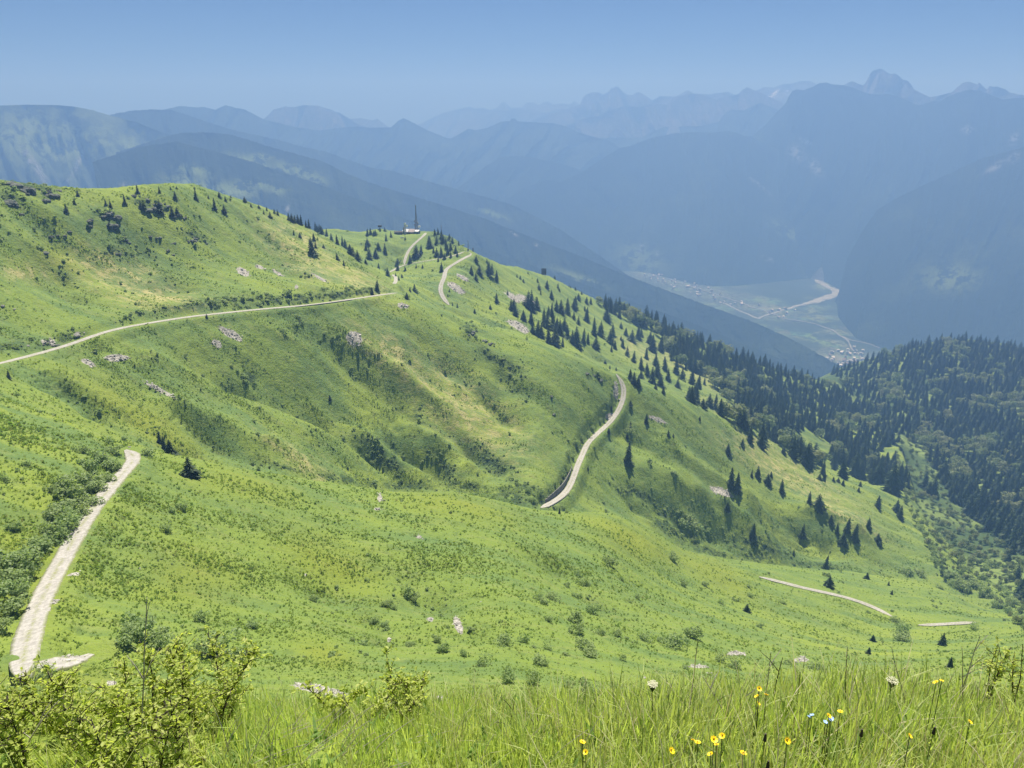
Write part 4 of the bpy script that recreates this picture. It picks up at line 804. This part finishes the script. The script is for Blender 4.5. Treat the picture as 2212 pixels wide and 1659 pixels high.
# dwarf shrubs
hth = np.asarray(heath).reshape(RRg.shape); pn = np.clip(fbm(G[..., 0]/30+9, G[..., 1]/16, 4)-.12, 0, 1)
P_ = pick(2100, (hth*1.1+pn*.8)*(RRg > 90)*(RRg < 900)); r_ = np.hypot(P_[:, 0], P_[:, 1])
SHR = [leaf_cloud(80+i, 150, 4, .10, M['alder'], flat=.7) for i in range(4)]
scatter('dwarf_shrubs', P_-np.array([0, 0, .1]), rng.lognormal(-.15, .4, len(P_))*np.clip(r_/260, .6, 1.6), SHR, 'low dark dwarf shrubs scattered over the slopes', .2)

# ------------------------------------------------------------ antenna station, masts and huts
def box(x0, x1, y0, y1, z0, z1):
    v = [(x, y, z) for z in (z0, z1) for y in (y0, y1) for x in (x0, x1)]
    return v, [(0, 2, 3, 1), (4, 5, 7, 6), (0, 1, 5, 4), (2, 6, 7, 3), (0, 4, 6, 2), (1, 3, 7, 5)]
def join(parts):
    V = []; F = []
    for v, f in parts:
        b = len(V); V += v; F += [tuple(i+b for i in q) for q in f]
    return V, F
def bar(p0, p1, w_):
    p0, p1 = Vector(p0), Vector(p1); d = (p1-p0).normalized(); a_ = d.cross(Vector((0, 0, 1)) if abs(d.z) < .9 else Vector((1, 0, 0))).normalized()*w_/2; b_ = d.cross(a_).normalized()*w_/2
    v = [tuple(p+s*a_+t*b_) for p in (p0, p1) for s, t in ((-1, -1), (1, -1), (1, 1), (-1, 1))]
    return v, [(0, 1, 2, 3), (7, 6, 5, 4), (0, 4, 5, 1), (1, 5, 6, 2), (2, 6, 7, 3), (3, 7, 4, 0)]
def part(name, parts, mat, parent, label=None):
    V, F = join(parts) if isinstance(parts, list) else parts
    o = link(name, mesh(name, V, F, mat), parent)
    if label: o['label'] = label
    return o
MW = simple('white_sheet_roof', (.62, .62, .61), .45, .08, .3); MP = simple('pinkish_roof', (.36, .30, .28), .7, .15, .5); MWa = simple('grey_wall', (.20, .20, .21), .85, .2, .6); MWl = simple('light_wall', (.46, .45, .43), .85, .12, .6)
MSt = simple('grey_steel', (.18, .19, .21), .5, .2, 2., metal=.3); MD = simple('dark_window', (.02, .025, .03), .2, .1); MDk = simple('dark_boards', (.06, .055, .05), .9, .3, 1.5); MDish = simple('white_dish', (.82, .82, .80), .5, .05)
_hit0 = hit
def hit(u, v):
    for k in range(0, 16):
        q = _hit0(u, v+k)
        if q is not None: return q
pb = hit(885, 504); sc_ = np.linalg.norm(pb)/FOC      # metres per picture unit there
b = thing('station_building', 'low station building with bright white roofs under the tall mast', 'building', (pb[0], pb[1], pb[2]-1.0), R(-18), None, .8)
part('wall', box(-8.5, 7.5, -3.6, 3.6, 0, 3.6), MWa, b); part('wall', box(7.5, 12.5, -2.2, 4.2, 0, 4.4), MWa, b)
def roof(x0, x1, y0, y1, z, rise): return [(x0, y0, z), (x1, y0, z), (x1, y1, z), (x0, y1, z), (x0, (y0+y1)/2, z+rise), (x1, (y0+y1)/2, z+rise), (x0, y0, z+.12), (x1, y0, z+.12)], [(0, 1, 5, 4), (2, 3, 4, 5), (0, 4, 3), (1, 2, 5), (0, 3, 2, 1)]
part('roof', roof(-9.2, -1., -4.6, 4.6, 3.62, 3.0), MW, b, 'bright white pitched roof'); part('roof', roof(-.6, 7.4, -4.6, 4.6, 3.66, 3.4), MP, b, 'pinkish middle roof'); part('roof', roof(7.6, 13.1, -3., 4.9, 4.44, 1.6), MW, b, 'white right-hand roof')
for x in (-6.5, -3.5, .5, 3.5): part('window', box(x, x+1.1, -3.66, -3.58, 1.2, 2.4), MD, b)
part('door', box(5.2, 6.3, -3.67, -3.58, .1, 2.3), MDk, b)
pm = hit(898, 497); mh = 56*sc_
m = thing('lattice_mast', 'tall dark lattice radio mast rising behind the white roofs', 'mast', (pm[0], pm[1]+3, pm[2]-2))
def lat(hw0, hw1, z0, z1, n, w_):
    out = []; 
    for k in range(n):
        a0 = hw0+(hw1-hw0)*k/n; a1 = hw0+(hw1-hw0)*(k+1)/n; za, zb = z0+(z1-z0)*k/n, z0+(z1-z0)*(k+1)/n
        for (p, q) in (((-1, -1), (1, -1)), ((1, -1), (1, 1)), ((1, 1), (-1, 1)), ((-1, 1), (-1, -1))):
            out.append(bar((p[0]*a0, p[1]*a0, za), (q[0]*a1, q[1]*a1, zb), w_)); out.append(bar((p[0]*a1, p[1]*a1, zb), (q[0]*a1, q[1]*a1, zb), w_))
    return out
for sx, sy in ((-1, -1), (1, -1), (1, 1), (-1, 1)): part('leg', bar((sx*1.5, sy*1.5, 0), (sx*.45, sy*.45, mh*.72), .45), MSt, m)
part('bracing', lat(1.5, .45, 0, mh*.72, 10, .22), MSt, m); part('platform', box(-1.6, 1.6, -1.6, 1.6, mh*.38, mh*.40), MSt, m); part('top_pole', box(-.5, .5, -.5, .5, mh*.70, mh*1.02), MSt, m)
def drum(cx, cy, cz, r, d, n=14):
    V = [(cx+r*math.cos(6.283*i/n), cy+dd_, cz+r*math.sin(6.283*i/n)) for dd_ in (0, d) for i in range(n)]; return V, [tuple(range(n))[::-1], tuple(range(n, 2*n))]+[(i, (i+1) % n, n+(i+1) % n, n+i) for i in range(n)]
for z, s_ in ((.35, 1), (.43, -1), (.30, -1)): part('drum_antenna', drum(s_*1.6, -1.2, mh*z, .9, .9), MSt, m)
pt = hit(875, 506); th = 24*sc_
t_ = thing('dish_tower', 'short lattice tower carrying two white dishes left of the roofs', 'tower', (pt[0], pt[1], pt[2]-1))
for sx, sy in ((-1, -1), (1, -1), (1, 1), (-1, 1)): part('leg', bar((sx*.9, sy*.9, 0), (sx*.5, sy*.5, th*.95), .45), MWl, t_)
part('bracing', lat(.9, .5, 0, th*.9, 6, .25), MWl, t_)
for cx, cz in ((.2, .98), (1.9, .80)): part('dish', drum(cx, -1., th*cz, 1.15, .7), MDish, t_)
for cx, cz in ((-1.4, .62), (-1.6, .48), (-1.5, .34)): part('drum_antenna', drum(cx, -.9, th*cz, .8, .7), MSt, t_)
p = hit(905, 500); d_ = thing('dish_antenna', 'white dish standing at the right end of the station', 'dish', (p[0], p[1], p[2]-.3)); part('pole', bar((0, 0, 0), (0, 0, 4.5), .3), MWl, d_); part('dish', drum(0, -.5, 5.2, 1.3, .6), MDish, d_)
p = hit(862, 507); d_ = thing('hut', 'dark boarded hut left of the dish tower', 'hut', (p[0], p[1], p[2]-.6), R(12)); part('wall', box(-4.6, 3.4, -2.5, 2.5, 0, 3.4), MDk, d_); part('roof', roof(-5, 3.8, -3, 3, 3.42, .9), MDk, d_)
p = hit(870, 514); d_ = thing('low_wall', 'short white wall on the bank below the hut', 'wall', (p[0], p[1], p[2]-.2), R(15)); part('wall', box(-1.8, 1.8, -.3, .3, 0, 1.), MW, d_)
p = hit(820, 493); d_ = thing('lookout_post', 'small dark box on a post at the skyline knob', 'lookout', (p[0], p[1], p[2]-.5)); part('post', bar((0, 0, 0), (0, 0, 3.5), .5), MDk, d_); part('cabin', box(-1.8, 1.8, -1.2, 1.2, 2.6, 4.4), MDk, d_)
for (u, v, h_, lab) in ((955, 503, 18, 'thin dark pole among the spruces of the antenna hill'), (1012, 541, 22, 'thin dark pole at the road hairpin')):
    p = hit(u, v) if hit(u, v) is not None else hit(u, v+3); hm = h_*np.linalg.norm(p)/FOC
    d_ = thing('pole', lab, 'pole', (p[0], p[1], p[2]-.4)); part('shaft', bar((0, 0, 0), (0, 0, hm+.4), .55), MSt, d_); part('base_box', box(-.7, .7, -.6, .6, 0, 2.2), MSt, d_)
p = hit(1020, 544); d_ = thing('roadside_post', 'short dark post on the outer edge of the hairpin', 'post', (p[0], p[1]+2, p[2]-.2)); part('shaft', bar((0, 0, 0), (0, 0, 3.2), .8), MDk, d_); part('cap', box(-.6, .6, -.6, .6, 3.2, 3.5), MDk, d_)
p = hit(1174, 592); s_ = np.linalg.norm(p)/FOC
d_ = thing('board_structure', 'dark square board on legs on the skyline right of the hairpin', 'billboard', (p[0], p[1], p[2]-.3)); part('panel', [box(-5.2*s_, 5.2*s_, -.2, .2, (1+k*2.3)*s_, (3.1+k*2.3)*s_) for k in range(6)], MDk, d_)
for x in (-4.6, 0, 4.6): part('leg', bar((x*s_, .4, 0), (x*s_, .4, 14.5*s_), .4), MSt, d_)
# retaining walls of the roads
ms = simple('old_concrete', (.17, .165, .15), .95, .35, .8)
def road_wall(path, k0, k1, off, z0, z1, lab, n=8):
    P = path[k0:k1]; T = np.gradient(P[:, :2], axis=0); T /= np.linalg.norm(T, axis=1)[:, None]; N_ = np.stack([-T[:, 1], T[:, 0]], 1)
    w = thing('retaining_wall', lab, 'wall', tuple(P[0])); 
    for k in range(0, len(P)-3, 3):
        a_, b_ = P[k], P[min(k+3, len(P)-1)]; na_, nb_ = N_[k]*off, N_[min(k+3, len(P)-1)]*off; th = np.sign(off)*.35
        fr = math.sin(math.pi*min(1, max(.08, (k+1)/len(P))))**.5
        q = []
        for (pp, nn) in ((a_, na_), (b_, nb_)):
            for s2 in (1, 1+th/off):
                for z in (z0*fr, z1*fr): q.append((pp[0]+nn[0]*s2-P[0][0], pp[1]+nn[1]*s2-P[0][1], pp[2]+z-P[0][2]))
        part('wall_panel', (q, [(0, 1, 5, 4), (2, 6, 7, 3), (1, 3, 7, 5), (0, 4, 6, 2), (0, 2, 3, 1), (4, 5, 7, 6)]), ms, w)
P4 = road_paths[3]; L4 = len(P4)
road_wall(P4, L4-62, L4-8, -2.3, -.1, 3.4, 'dark retaining wall on the inner side of the curving road where it meets the spur')
road_wall(P4, L4-34, L4-2, 2.0, -3.4, .5, 'low wall under the outer edge of the curving road near the spur')
P3 = road_paths[2]; k0 = int(len(P3)*.72)
road_wall(P3, k0, k0+40, -1.9, -3.2, .3, 'grey retaining wall under the upper road')

# ------------------------------------------------------------ houses of the valley town
MR = [simple('roof_red', (.20, .14, .12), .8, .15, .05), simple('roof_grey', (.35, .34, .33), .7, .15, .05), simple('roof_pale', (.62, .58, .54), .6, .1, .05)]; MHw = simple('plaster', (.50, .49, .47), .85, .08, .05)
def house(k):
    w_, l_, h_ = (7, 10, 6)
    v1, f1 = box(-w_/2, w_/2, -l_/2, l_/2, -3, h_); v2, f2 = roof(-w_/2-.6, w_/2+.6, -l_/2-.6, l_/2+.6, h_+.02, 2.6)
    V, F = join([(v1, f1), (v2, f2)]); return mesh('house', V, F, [MHw, MR[k]], [0]*len(f1)+[1]*len(f2))
HS = [house(k) for k in range(3)]
n_h = 0
for poly, num, lab, grp in (([(1380,586),(1420,590),(1500,612),(1570,635),(1620,655),(1600,668),(1540,650),(1470,632),(1400,606)], 210, 'small pale house in the long valley town', 'houses of the valley town'),
   ([(1770,775),(1800,757),(1850,756),(1900,772),(1880,795),(1830,800)], 60, 'small house in the hamlet between the two forested slopes', 'houses of the near hamlet'), ([(1620,655),(1720,668),(1740,690),(1680,695)], 22, 'house standing beside the valley river', 'houses by the river')):
    for k in range(num):
        u, v = rng.uniform(np.min(poly, 0), np.max(poly, 0))
        if not inpoly(poly, u, v): continue
        q = flr(u, v)+np.array([rng.normal()*12, rng.normal()*12, 0]); o = link('house', HS[rng.choice(3, p=[.3, .3, .4])]); n_h += 1
        o.location = (q[0], q[1], FLOOR+1.5); o.rotation_euler = (0, 0, R(60)+rng.choice([0, R(90)])+rng.normal()*.2); o.scale = (float(rng.uniform(.8, 1.6)),)*3; tag(o, lab, 'house', grp)
print('bushes', NB, n_f, 'houses', n_h)

# ------------------------------------------------------------ the ground under the viewer, foreground plants
def fgz(x, y):
    y = np.asarray(y, float); x = np.asarray(x, float); r = y+.0*x
    z = -1.86-.08*np.clip(r, -5, 1.4)
    z = z-np.where(r > 1.4, np.interp(r, [1.4, 2.2, 3.2, 5, 7, 9, 12], [0, .35, 1.15, 2.95, 5.05, 7.3, 11.2]), 0)
    return z+.06*perlin(x*.9, y*.9)+.02*perlin(x*4, y*4)
gx = np.arange(-14, 14.01, .14); gy = np.arange(-3, 12, .14); GX2, GY2 = np.meshgrid(gx, gy); GZ2 = fgz(GX2, GY2)-np.clip((np.abs(GX2)-11)*.6, 0, 3)
o = link('foreground_bank', mesh('foreground_bank', np.stack([GX2, GY2, GZ2], -1).reshape(-1, 3), grid_faces(*GX2.shape), M['terrain'], smooth=True)); tag(o, 'grassy bank under the viewpoint', kind='structure')
M['blade'] = leafy('fresh_grass_blades', (.30, .41, .09), (.40, .50, .13), (.48, .52, .19), .55, 8, .8, .4)
M['straw'] = leafy('straw', (.42, .38, .24), (.55, .50, .34), (.35, .33, .18), .3, 8, .6, .3)
M['herb'] = leafy('fresh_herb_leaves', (.16, .29, .05), (.22, .34, .07), (.17, .26, .09), .45, 8, .6, .3)
def blades(seed, n, h, spread, w_, mat):
    g = np.random.default_rng(seed); V = []; F = []
    for _ in range(n):
        a_ = g.random()*6.283; ca, sa = math.cos(a_), math.sin(a_); b_ = g.random()*6.283; r0 = spread*math.sqrt(g.random()); x, y = r0*math.cos(b_), r0*math.sin(b_)
        hh = h*g.uniform(.45, 1.15); ln = hh*abs(g.normal())*.38; ww = w_*g.uniform(.6, 1.4); i = len(V); px, py = -sa, ca
        for (t, wf) in ((0, .8), (.35, 1.), (.7, .7)):
            bx, by, bz = x+ca*ln*t*t, y+sa*ln*t*t, hh*(t-.18*t*t*ln/hh); V += [(bx-px*ww*wf/2, by-py*ww*wf/2, bz), (bx+px*ww*wf/2, by+py*ww*wf/2, bz)]
        V.append((x+ca*ln, y+sa*ln, hh*(1-.2*ln/hh))); F += [(i, i+1, i+3, i+2), (i+2, i+3, i+5, i+4), (i+4, i+5, i+6)]
    return mesh('grass_clump', V, F, mat)
BL = [blades(300+i, 26, .24, .07, .0055, M['blade']) for i in range(6)]+[blades(310+i, 22, .17, .09, .008, M['blade']) for i in range(3)]+[blades(320+i, 9, .28, .08, .003, M['straw']) for i in range(3)]+[tuft(330+i, 14, .11, .07, .014, M['herb'], True) for i in range(3)]
n = 12500; yy = 1.05+rng.random(n)**1.5*4.2; xx = (rng.random(n)*2-1)*(1.1+yy*.95)
lf = np.clip((xx/np.maximum(yy, .5)+.30)/.25, 0, 1); keep = rng.random(n) < (.45+.55*lf); xx, yy = xx[keep], yy[keep]
scatter('foreground_grass', np.column_stack([xx, yy, fgz(xx, yy)-.01]), rng.uniform(.6, 1.1, len(xx))*(1+.35*np.clip(perlin(xx*1.3, yy*1.3), -.5, 1))*np.interp(xx/np.maximum(yy, .5), [-.6, -.1, .25, .6], [.65, .75, 1.1, 1.3]), BL, 'tall fresh grass in front of the viewpoint', .13)
n = 9000; yy = rng.uniform(4.5, 11.5, n); xx = (rng.random(n)*2-1)*(2+yy*.9)
scatter('bank_grass', np.column_stack([xx, yy, fgz(xx, yy)-.02]), rng.uniform(.9, 1.7, n), BL, 'grass on the steep bank falling away below', .2)
yy = rng.uniform(9, 42, 16000); xx = (rng.random(len(yy))*2-1)*(3+yy*.95)
fgrid = []
vm_ = (RRg > 7) & (RRg < 46) & (Ug > -120) & (Ug < 2330); ci_ = np.nonzero(vm_.ravel())[0]; si_ = rng.choice(ci_, 14000)
P_ = G.reshape(-1, 3)[si_]+rng.normal(size=(14000, 3))*np.array([.3, .3, 0]); scatter('bank_tussocks', P_, rng.uniform(.25, .55, len(P_)), TA, 'rough grass tufts on the bank below the viewpoint', .3)

def fgp(u, v_base, y=None, h=0):
    "a foot on the near bank: along picture column u at depth y"
    x = (u-IW/2)/FOC*(y*cp-(fgz(0, y))*sp); return np.array([x, y, float(fgz(x, y))])
def tube(pts, r0, r1, n=5):
    V = []; F = []; P = [Vector(p) for p in pts]
    for k, p in enumerate(P):
        d = (P[min(k+1, len(P)-1)]-P[max(k-1, 0)]).normalized(); a_ = d.cross(Vector((.3, 1, .1))).normalized(); b_ = d.cross(a_); r_ = r0+(r1-r0)*k/(len(P)-1)
        V += [tuple(p+(a_*math.cos(6.283*i/n)+b_*math.sin(6.283*i/n))*r_) for i in range(n)]
    for k in range(len(P)-1): F += [(k*n+i, k*n+(i+1) % n, (k+1)*n+(i+1) % n, (k+1)*n+i) for i in range(n)]
    F.append(tuple(range((len(P)-1)*n, len(P)*n))); return V, F
M['shrubleaf'] = leafy('bright_shrub_leaves', (.34, .43, .07), (.46, .53, .11), (.52, .56, .16), .6, 14, .9, .5)
M['twig'] = simple('dark_twigs', (.055, .045, .035), .8, .3, 20); M['twigpale'] = simple('pale_dead_twigs', (.42, .38, .32), .8, .2, 20)
def leafmesh(k):
    g = np.random.default_rng(k); L, w_ = 1., .52+.1*g.random(); c_ = .10
    V = [(0, 0, 0), (.3*L, w_/2, c_), (.3*L, 0, -.02), (.3*L, -w_/2, c_), (.7*L, w_*.42, c_+.02), (.7*L, 0, 0), (.7*L, -w_*.42, c_+.02), (L, 0, -.08)]
    return mesh('leaf', V, [(0, 2, 1), (0, 3, 2), (1, 2, 5, 4), (2, 3, 6, 5), (4, 5, 7), (5, 6, 7)], M['shrubleaf'])
LM = [leafmesh(k) for k in range(3)]
def shrub(lab, bases, height, spread, nleaf_obj, lsize, seed, lean=(0, 0), dens=1.):
    g = np.random.default_rng(seed); b0 = bases[0]; root = thing('leafy_shrub', lab, 'shrub', tuple(b0)); leaves = []
    for bi, b_ in enumerate(bases):
        h = height*g.uniform(.7, 1.1) if bi else height; st = []
        p = np.array(b_)-np.array(b0)+np.array([0, 0, -.05]); d = np.array([lean[0]+g.normal()*spread, lean[1]+g.normal()*spread*.6, 1.]); d /= np.linalg.norm(d); n_ = 9; pts = [p]
        for k in range(n_): d = d+g.normal(size=3)*.12; d[2] = max(d[2], .35); d /= np.linalg.norm(d); pts.append(pts[-1]+d*h/n_)
        st.append(tube(pts, .0085*height+.001, .0018, 5))
        tw = []
        for k in range(2, n_+1):
            for rep in range(int(g.integers(1, 4)*dens+.5)):
                q = pts[k]-(pts[k]-pts[k-1])*g.random(); dd_ = g.normal(size=3); dd_[2] = abs(dd_[2])*.7+.25; dd_ /= np.linalg.norm(dd_); ln = h*g.uniform(.12, .34)*(1.15-k/n_*.6); qs = [q]
                for j in range(4): dd_ = dd_+g.normal(size=3)*.16; dd_ /= np.linalg.norm(dd_); qs.append(qs[-1]+dd_*ln/4)
                tw.append(tube(qs, .0022, .0009, 4))
                for j in range(int(ln/.0105)):
                    s_ = g.random(); f_ = s_*4; i_ = min(3, int(f_)); c_ = qs[i_]+(qs[i_+1]-qs[i_])*(f_-i_); leaves.append((c_+g.normal(size=3)*.006, dd_))
        link('stem', mesh('stem', *join(st), M['twig'], smooth=True), root)
        if tw: link('twigs', mesh('twigs', *join(tw), M['twig'], smooth=True), root)
    n_ = len(leaves); P_ = np.array([l[0] for l in leaves]); sc = lsize*g.uniform(.55, 1.25, n_)
    rot = np.column_stack([g.normal(size=n_)*.6, g.normal(size=n_)*.5-.25, g.random(n_)*6.283])
    order = np.argsort(P_[:, 1]-sc*6); big = order[:nleaf_obj]; rest_ = order[nleaf_obj:]
    for i in big:
        lo = link('leaf', LM[int(g.integers(3))], root); lo.location = P_[i]; lo.rotation_euler = rot[i]; lo.scale = (float(sc[i]),)*3
    if len(rest_):
        o = scatter('leaves', P_[rest_], sc[rest_], LM, None, parent=root, rot=rot[rest_])
    return root
def bs(us, ys): return [fgp(u, 0, y) for u, y in zip(us, ys)]
g_ = np.random.default_rng(5)
shrub('large bright green leafy shrub filling the lower left corner', bs(*zip(*[(g_.uniform(-80, 520), g_.uniform(1.75, 2.75)) for _ in range(30)])), .38, .30, 300, .022, 1, dens=2.6)
shrub('taller leafy branches rising left of the dark twig, over the gravel bend', bs([200,255,300,230,170,330], [2.7,2.75,2.8,2.6,2.8,2.7]), .60, .20, 300, .024, 2, lean=(.02, 0), dens=2.6)
shrub('tall shrub with a bare dark stem right of the first leafy branches', bs([385,420,440,360,480,400,520], [2.7,2.8,2.75,2.6,2.6,2.5,2.7]), .62, .2, 300, .024, 3, lean=(.02, 0), dens=2.6)
shrub('small leafy shrub standing alone in the middle of the foreground', bs([865,872,850,828,886,810], [3.0,3.05,2.9,3.1,3.0,2.9]), .46, .36, 300, .024, 4, dens=3.)
shrub('low yellow-green sapling left of the small middle shrub', bs([725,712,745], [2.9,3.0,2.9]), .40, .22, 160, .030, 5, dens=1.8)
shrub('low leafy shrub at the right edge among the grass', bs([2140,2175,2205,2110], [3.1,3.0,3.1,2.9]), .50, .22, 120, .022, 6, lean=(-.1, 0), dens=1.5)

# stalks, flowers
def stalk(u, y, h, lab, mat, bend=.1, branches=0, thick=.0035, name='dry_stalk', grp=None, cat='stalk'):
    b_ = fgp(u, 0, y); root = thing(name, lab, cat, tuple(b_), 0, grp); pts = [(0, 0, -.03)]; h *= .60; d = Vector((bend, random.uniform(-.1, .1), 1)).normalized()
    for k in range(6): d = (d+Vector((bend*.25+random.gauss(0, .05), random.gauss(0, .04), 0))).normalized(); pts.append(tuple(Vector(pts[-1])+d*h/6))
    part('stem', tube(pts, thick, thick*.35, 5), mat, root)
    for k in range(branches):
        q = Vector(pts[2+random.randrange(4)]); e_ = q+Vector((random.choice((-1, 1))*random.uniform(.03, .08), random.gauss(0, .03), random.uniform(.06, .14))); part('twig', tube([q, (q+e_)/2+Vector((0, 0, .01)), e_], thick*.6, thick*.25, 4), mat, root)
    return root, pts
MG = simple('green_stalk', (.10, .14, .04), .7, .2, 20)
SG = 'dry stalks standing above the foreground grass'
for (u, y, h, bend, br, lab, mt) in [(1478,2.6,.92,-.02,1,'tall dark-based dry stalk left of the two blackish spruces', 'twig'),(1640,2.7,.95,-.06,2,'tallest pale forked stalk right of the middle', 'twigpale'),(1655,2.6,.90,-.02,1,'dark stalk close to the forked pale one', 'twig'),(1590,2.5,.72,-.22,2,'pale stalk leaning left across the grass', 'twigpale'),
 (1640,2.4,.66,-.18,1,'second pale stalk leaning left', 'twigpale'),(1712,2.6,.78,-.05,0,'dark crooked stalk on the right side', 'twig'),(1820,2.7,.90,.07,0,'dark upright stalk before the wide bush', 'twig'),(2050,2.9,1.0,-.08,2,'pale stalk rising in front of the wind-bent spruce', 'twigpale'),(2075,2.8,.92,-.1,1,'pale stalk right of the one before the wind-bent spruce', 'twigpale'),
 (2110,2.9,1.02,0,0,'thin green stalk at the right', 'g'),(2175,2.8,.95,-.05,1,'dark knotted stalk near the right edge', 'twig'),(2190,2.9,1.12,-.04,0,'tall thin stalk near the right edge', 'twigpale'),(2240,2.7,.95,-.08,0,'stalk at the right border', 'twigpale'),(1960,2.8,.88,-.12,0,'thin pale stalk left of the white umbel', 'twigpale'),(1090,2.5,.5,.02,2,'thin dark dead twig in the middle grass', 'twig'),(1160,2.6,.48,.03,1,'dark stalk in the middle grass', 'twig'),
 (1300,2.5,.42,.02,0,'short dark stalk in the middle grass', 'twig'),(300,2.3,1.28,.10,3,'bare pale twig above the left shrub', 'twigpale'),(40,2.2,.72,.35,2,'pale twig crossing the dark bank at the left', 'twigpale')]:
    stalk(u, y, h, lab, MG if mt == 'g' else M[mt], bend, br, .004 if mt != 'g' else .0028)
for k in range(60):
    u = random.choice([random.uniform(470, 760), random.uniform(470, 1250)]); stalk(u, random.uniform(1.9, 2.6), random.uniform(.30, .52), 'pale dry grass straw leaning over in the foreground', M['twigpale'], random.uniform(-.1, .75), 0, .0022, 'straw', 'pale straws in the foreground', 'straw')
for k in range(40):
    u = random.uniform(1350, 2230); stalk(u, random.uniform(1.9, 3.0), random.uniform(.30, .62), 'thin green grass stalk rising above the right-hand grass', MG, random.uniform(-.2, .2), 0, .0018, 'grass_stalk', 'thin green stalks in the right-hand grass', 'stalk')
MY = simple('yellow_petal', (.85, .62, .01), .5, .1, 30); MB = simple('blue_petal', (.30, .45, .85), .5, .1, 30); MC = simple('flower_centre', (.55, .35, .02), .7, .2, 30); MWh = simple('cream_petal', (.42, .42, .28), .6, .1, 30)
def petals(n, r0, r1, w_, up):
    V = []; F = []
    for k in range(n):
        a_ = 6.283*k/n; ca, sa = math.cos(a_), math.sin(a_); i = len(V)
        for (r_, ww, z) in ((r0, .5, 0), ((r0+r1)/2, 1, up*.6), (r1, .55, up)):
            V += [(ca*r_-sa*w_*ww/2, sa*r_+ca*w_*ww/2, z), (ca*r_+sa*w_*ww/2, sa*r_-ca*w_*ww/2, z)]
        F += [(i, i+1, i+3, i+2), (i+2, i+3, i+5, i+4)]
    return mesh('petals', V, F, MY)
PY = petals(9, .0015, .0105, .0065, .004); PB = petals(5, .001, .007, .007, .002); PB.materials.clear(); PB.materials.append(MB); PW = petals(5, .0005, .0028, .0028, .0005); PW.materials.clear(); PW.materials.append(MWh)
CEN = mesh('centre', *drum(0, 0, 0, .003, .002, 8), MC)
YL = {(1632,1505): 'yellow flower beside the forked stalk, left one', (1655,1507): 'yellow flower beside the forked stalk, right one', (1636,1520): 'small yellow flower just below the two by the forked stalk', (1655,1488): 'highest yellow flower by the forked stalk'}
FLW = [(1258,1604),(1265,1625),(1635,1505),(1655,1502),(1638,1520),(1640,1488),(1497,1600),(1542,1598),(1548,1610),(1450,1622),(1507,1605),(1535,1630),(1560,1590),(1790,1547),(1815,1538),(2022,1475),(2034,1471),(1605,1628),(2095,1560),(1965,1590),(1700,1600)]
def flower(u, v, y, pm, lab, cat, grp, name, hmin=.12, cen=True, sc=1.):
    q = world(u, v, 1.); q = q*(y/q[1]); g_ = float(fgz(q[0], q[1])); h = max(hmin, q[2]-g_)
    root = thing(name, lab, cat, (q[0], q[1], g_), 0, grp); part('stem', tube([(0, 0, -.02), (.008, 0, h*.5), (0, 0, h)], .0018, .0012, 4), MG, root)
    o = link('petals', pm, root); o.location = (0, 0, h); o.rotation_euler = (random.uniform(.2, .7), random.gauss(0, .25), random.random()*6); o.scale = (sc,)*3
    if cen: c_ = link('centre', CEN, root); c_.location = (0, 0, h+.004); c_.scale = (sc,)*3
for k, (u, v) in enumerate(FLW):
    y = 2.15 if v < 1530 else (1.95 if v < 1580 else 1.7)
    lab = 'yellow flower far right above the grass' if u > 2000 else ('yellow flower near the blue flowers' if 1750 < u < 1850 else ('yellow flower beside the forked stalk' if v < 1530 else ('yellow flower low in the grass left of the cluster' if u < 1300 else 'yellow flower low in the right-hand grass')))
    flower(u, v, y, PY, lab, 'flower', 'yellow flowers: '+lab, 'yellow_flower', sc=random.uniform(.75, 1.05))
for (u, v) in [(1748,1549),(1754,1545),(1783,1560),(1796,1552),(1793,1556)]: flower(u, v, 1.95, PB, 'tiny pale blue flower beside the yellow ones in the right grass', 'flower', 'pale blue flowers in the right grass', 'blue_flower', cen=False, sc=1.1)
def umbel(u, v, y, lab, r_=.05, n=46):
    q = world(u, v, 1.); q = q*(y/q[1]); g_ = float(fgz(q[0], q[1])); h = q[2]-g_; root = thing('umbel_flower', lab, 'umbel', (q[0], q[1], g_)); rays = []
    part('stem', tube([(0, 0, -.02), (.01, 0, h*.5), (0, 0, h-.04)], .003, .002, 5), MG, root)
    for k in range(n):
        a_ = k*2.4; rr = r_*math.sqrt((k+.5)/n); e_ = (rr*math.cos(a_), rr*math.sin(a_), h+.004*random.random()-rr*rr*2); rays.append(tube([(0, 0, h-.04), e_], .0008, .0006, 3))
        o = link('floret', PW, root); o.location = e_; o.rotation_euler = (.3, 0, k)
    part('rays', rays, MG, root)
umbel(1410,1478,2.3,'faded cream umbel in front of the left blackish spruce', .02); umbel(1928,1470,2.5,'white umbel flower at the right among stalks', .024)
# dark plantain-like heads
for (u, v, y) in ((1652,1600,1.8),(1860,1590,1.9),(2016,1585,1.9),(1658,1660,1.6)):
    q = world(u, v, 1.); q = q*(y/q[1]); g_ = float(fgz(q[0], q[1])); h = max(.1, q[2]-g_); root = thing('seed_head', 'dark brown seed head on a thin stem in the right grass', 'seed head', (q[0], q[1], g_), 0, 'dark seed heads in the right grass')
    part('stem', tube([(0, 0, -.02), (0, 0, h)], .0016, .0014, 4), MG, root); part('head', tube([(0, 0, h), (0, 0, h+.01), (0, 0, h+.02), (0, 0, h+.028)], .006, .003, 7), M['twig'], root)
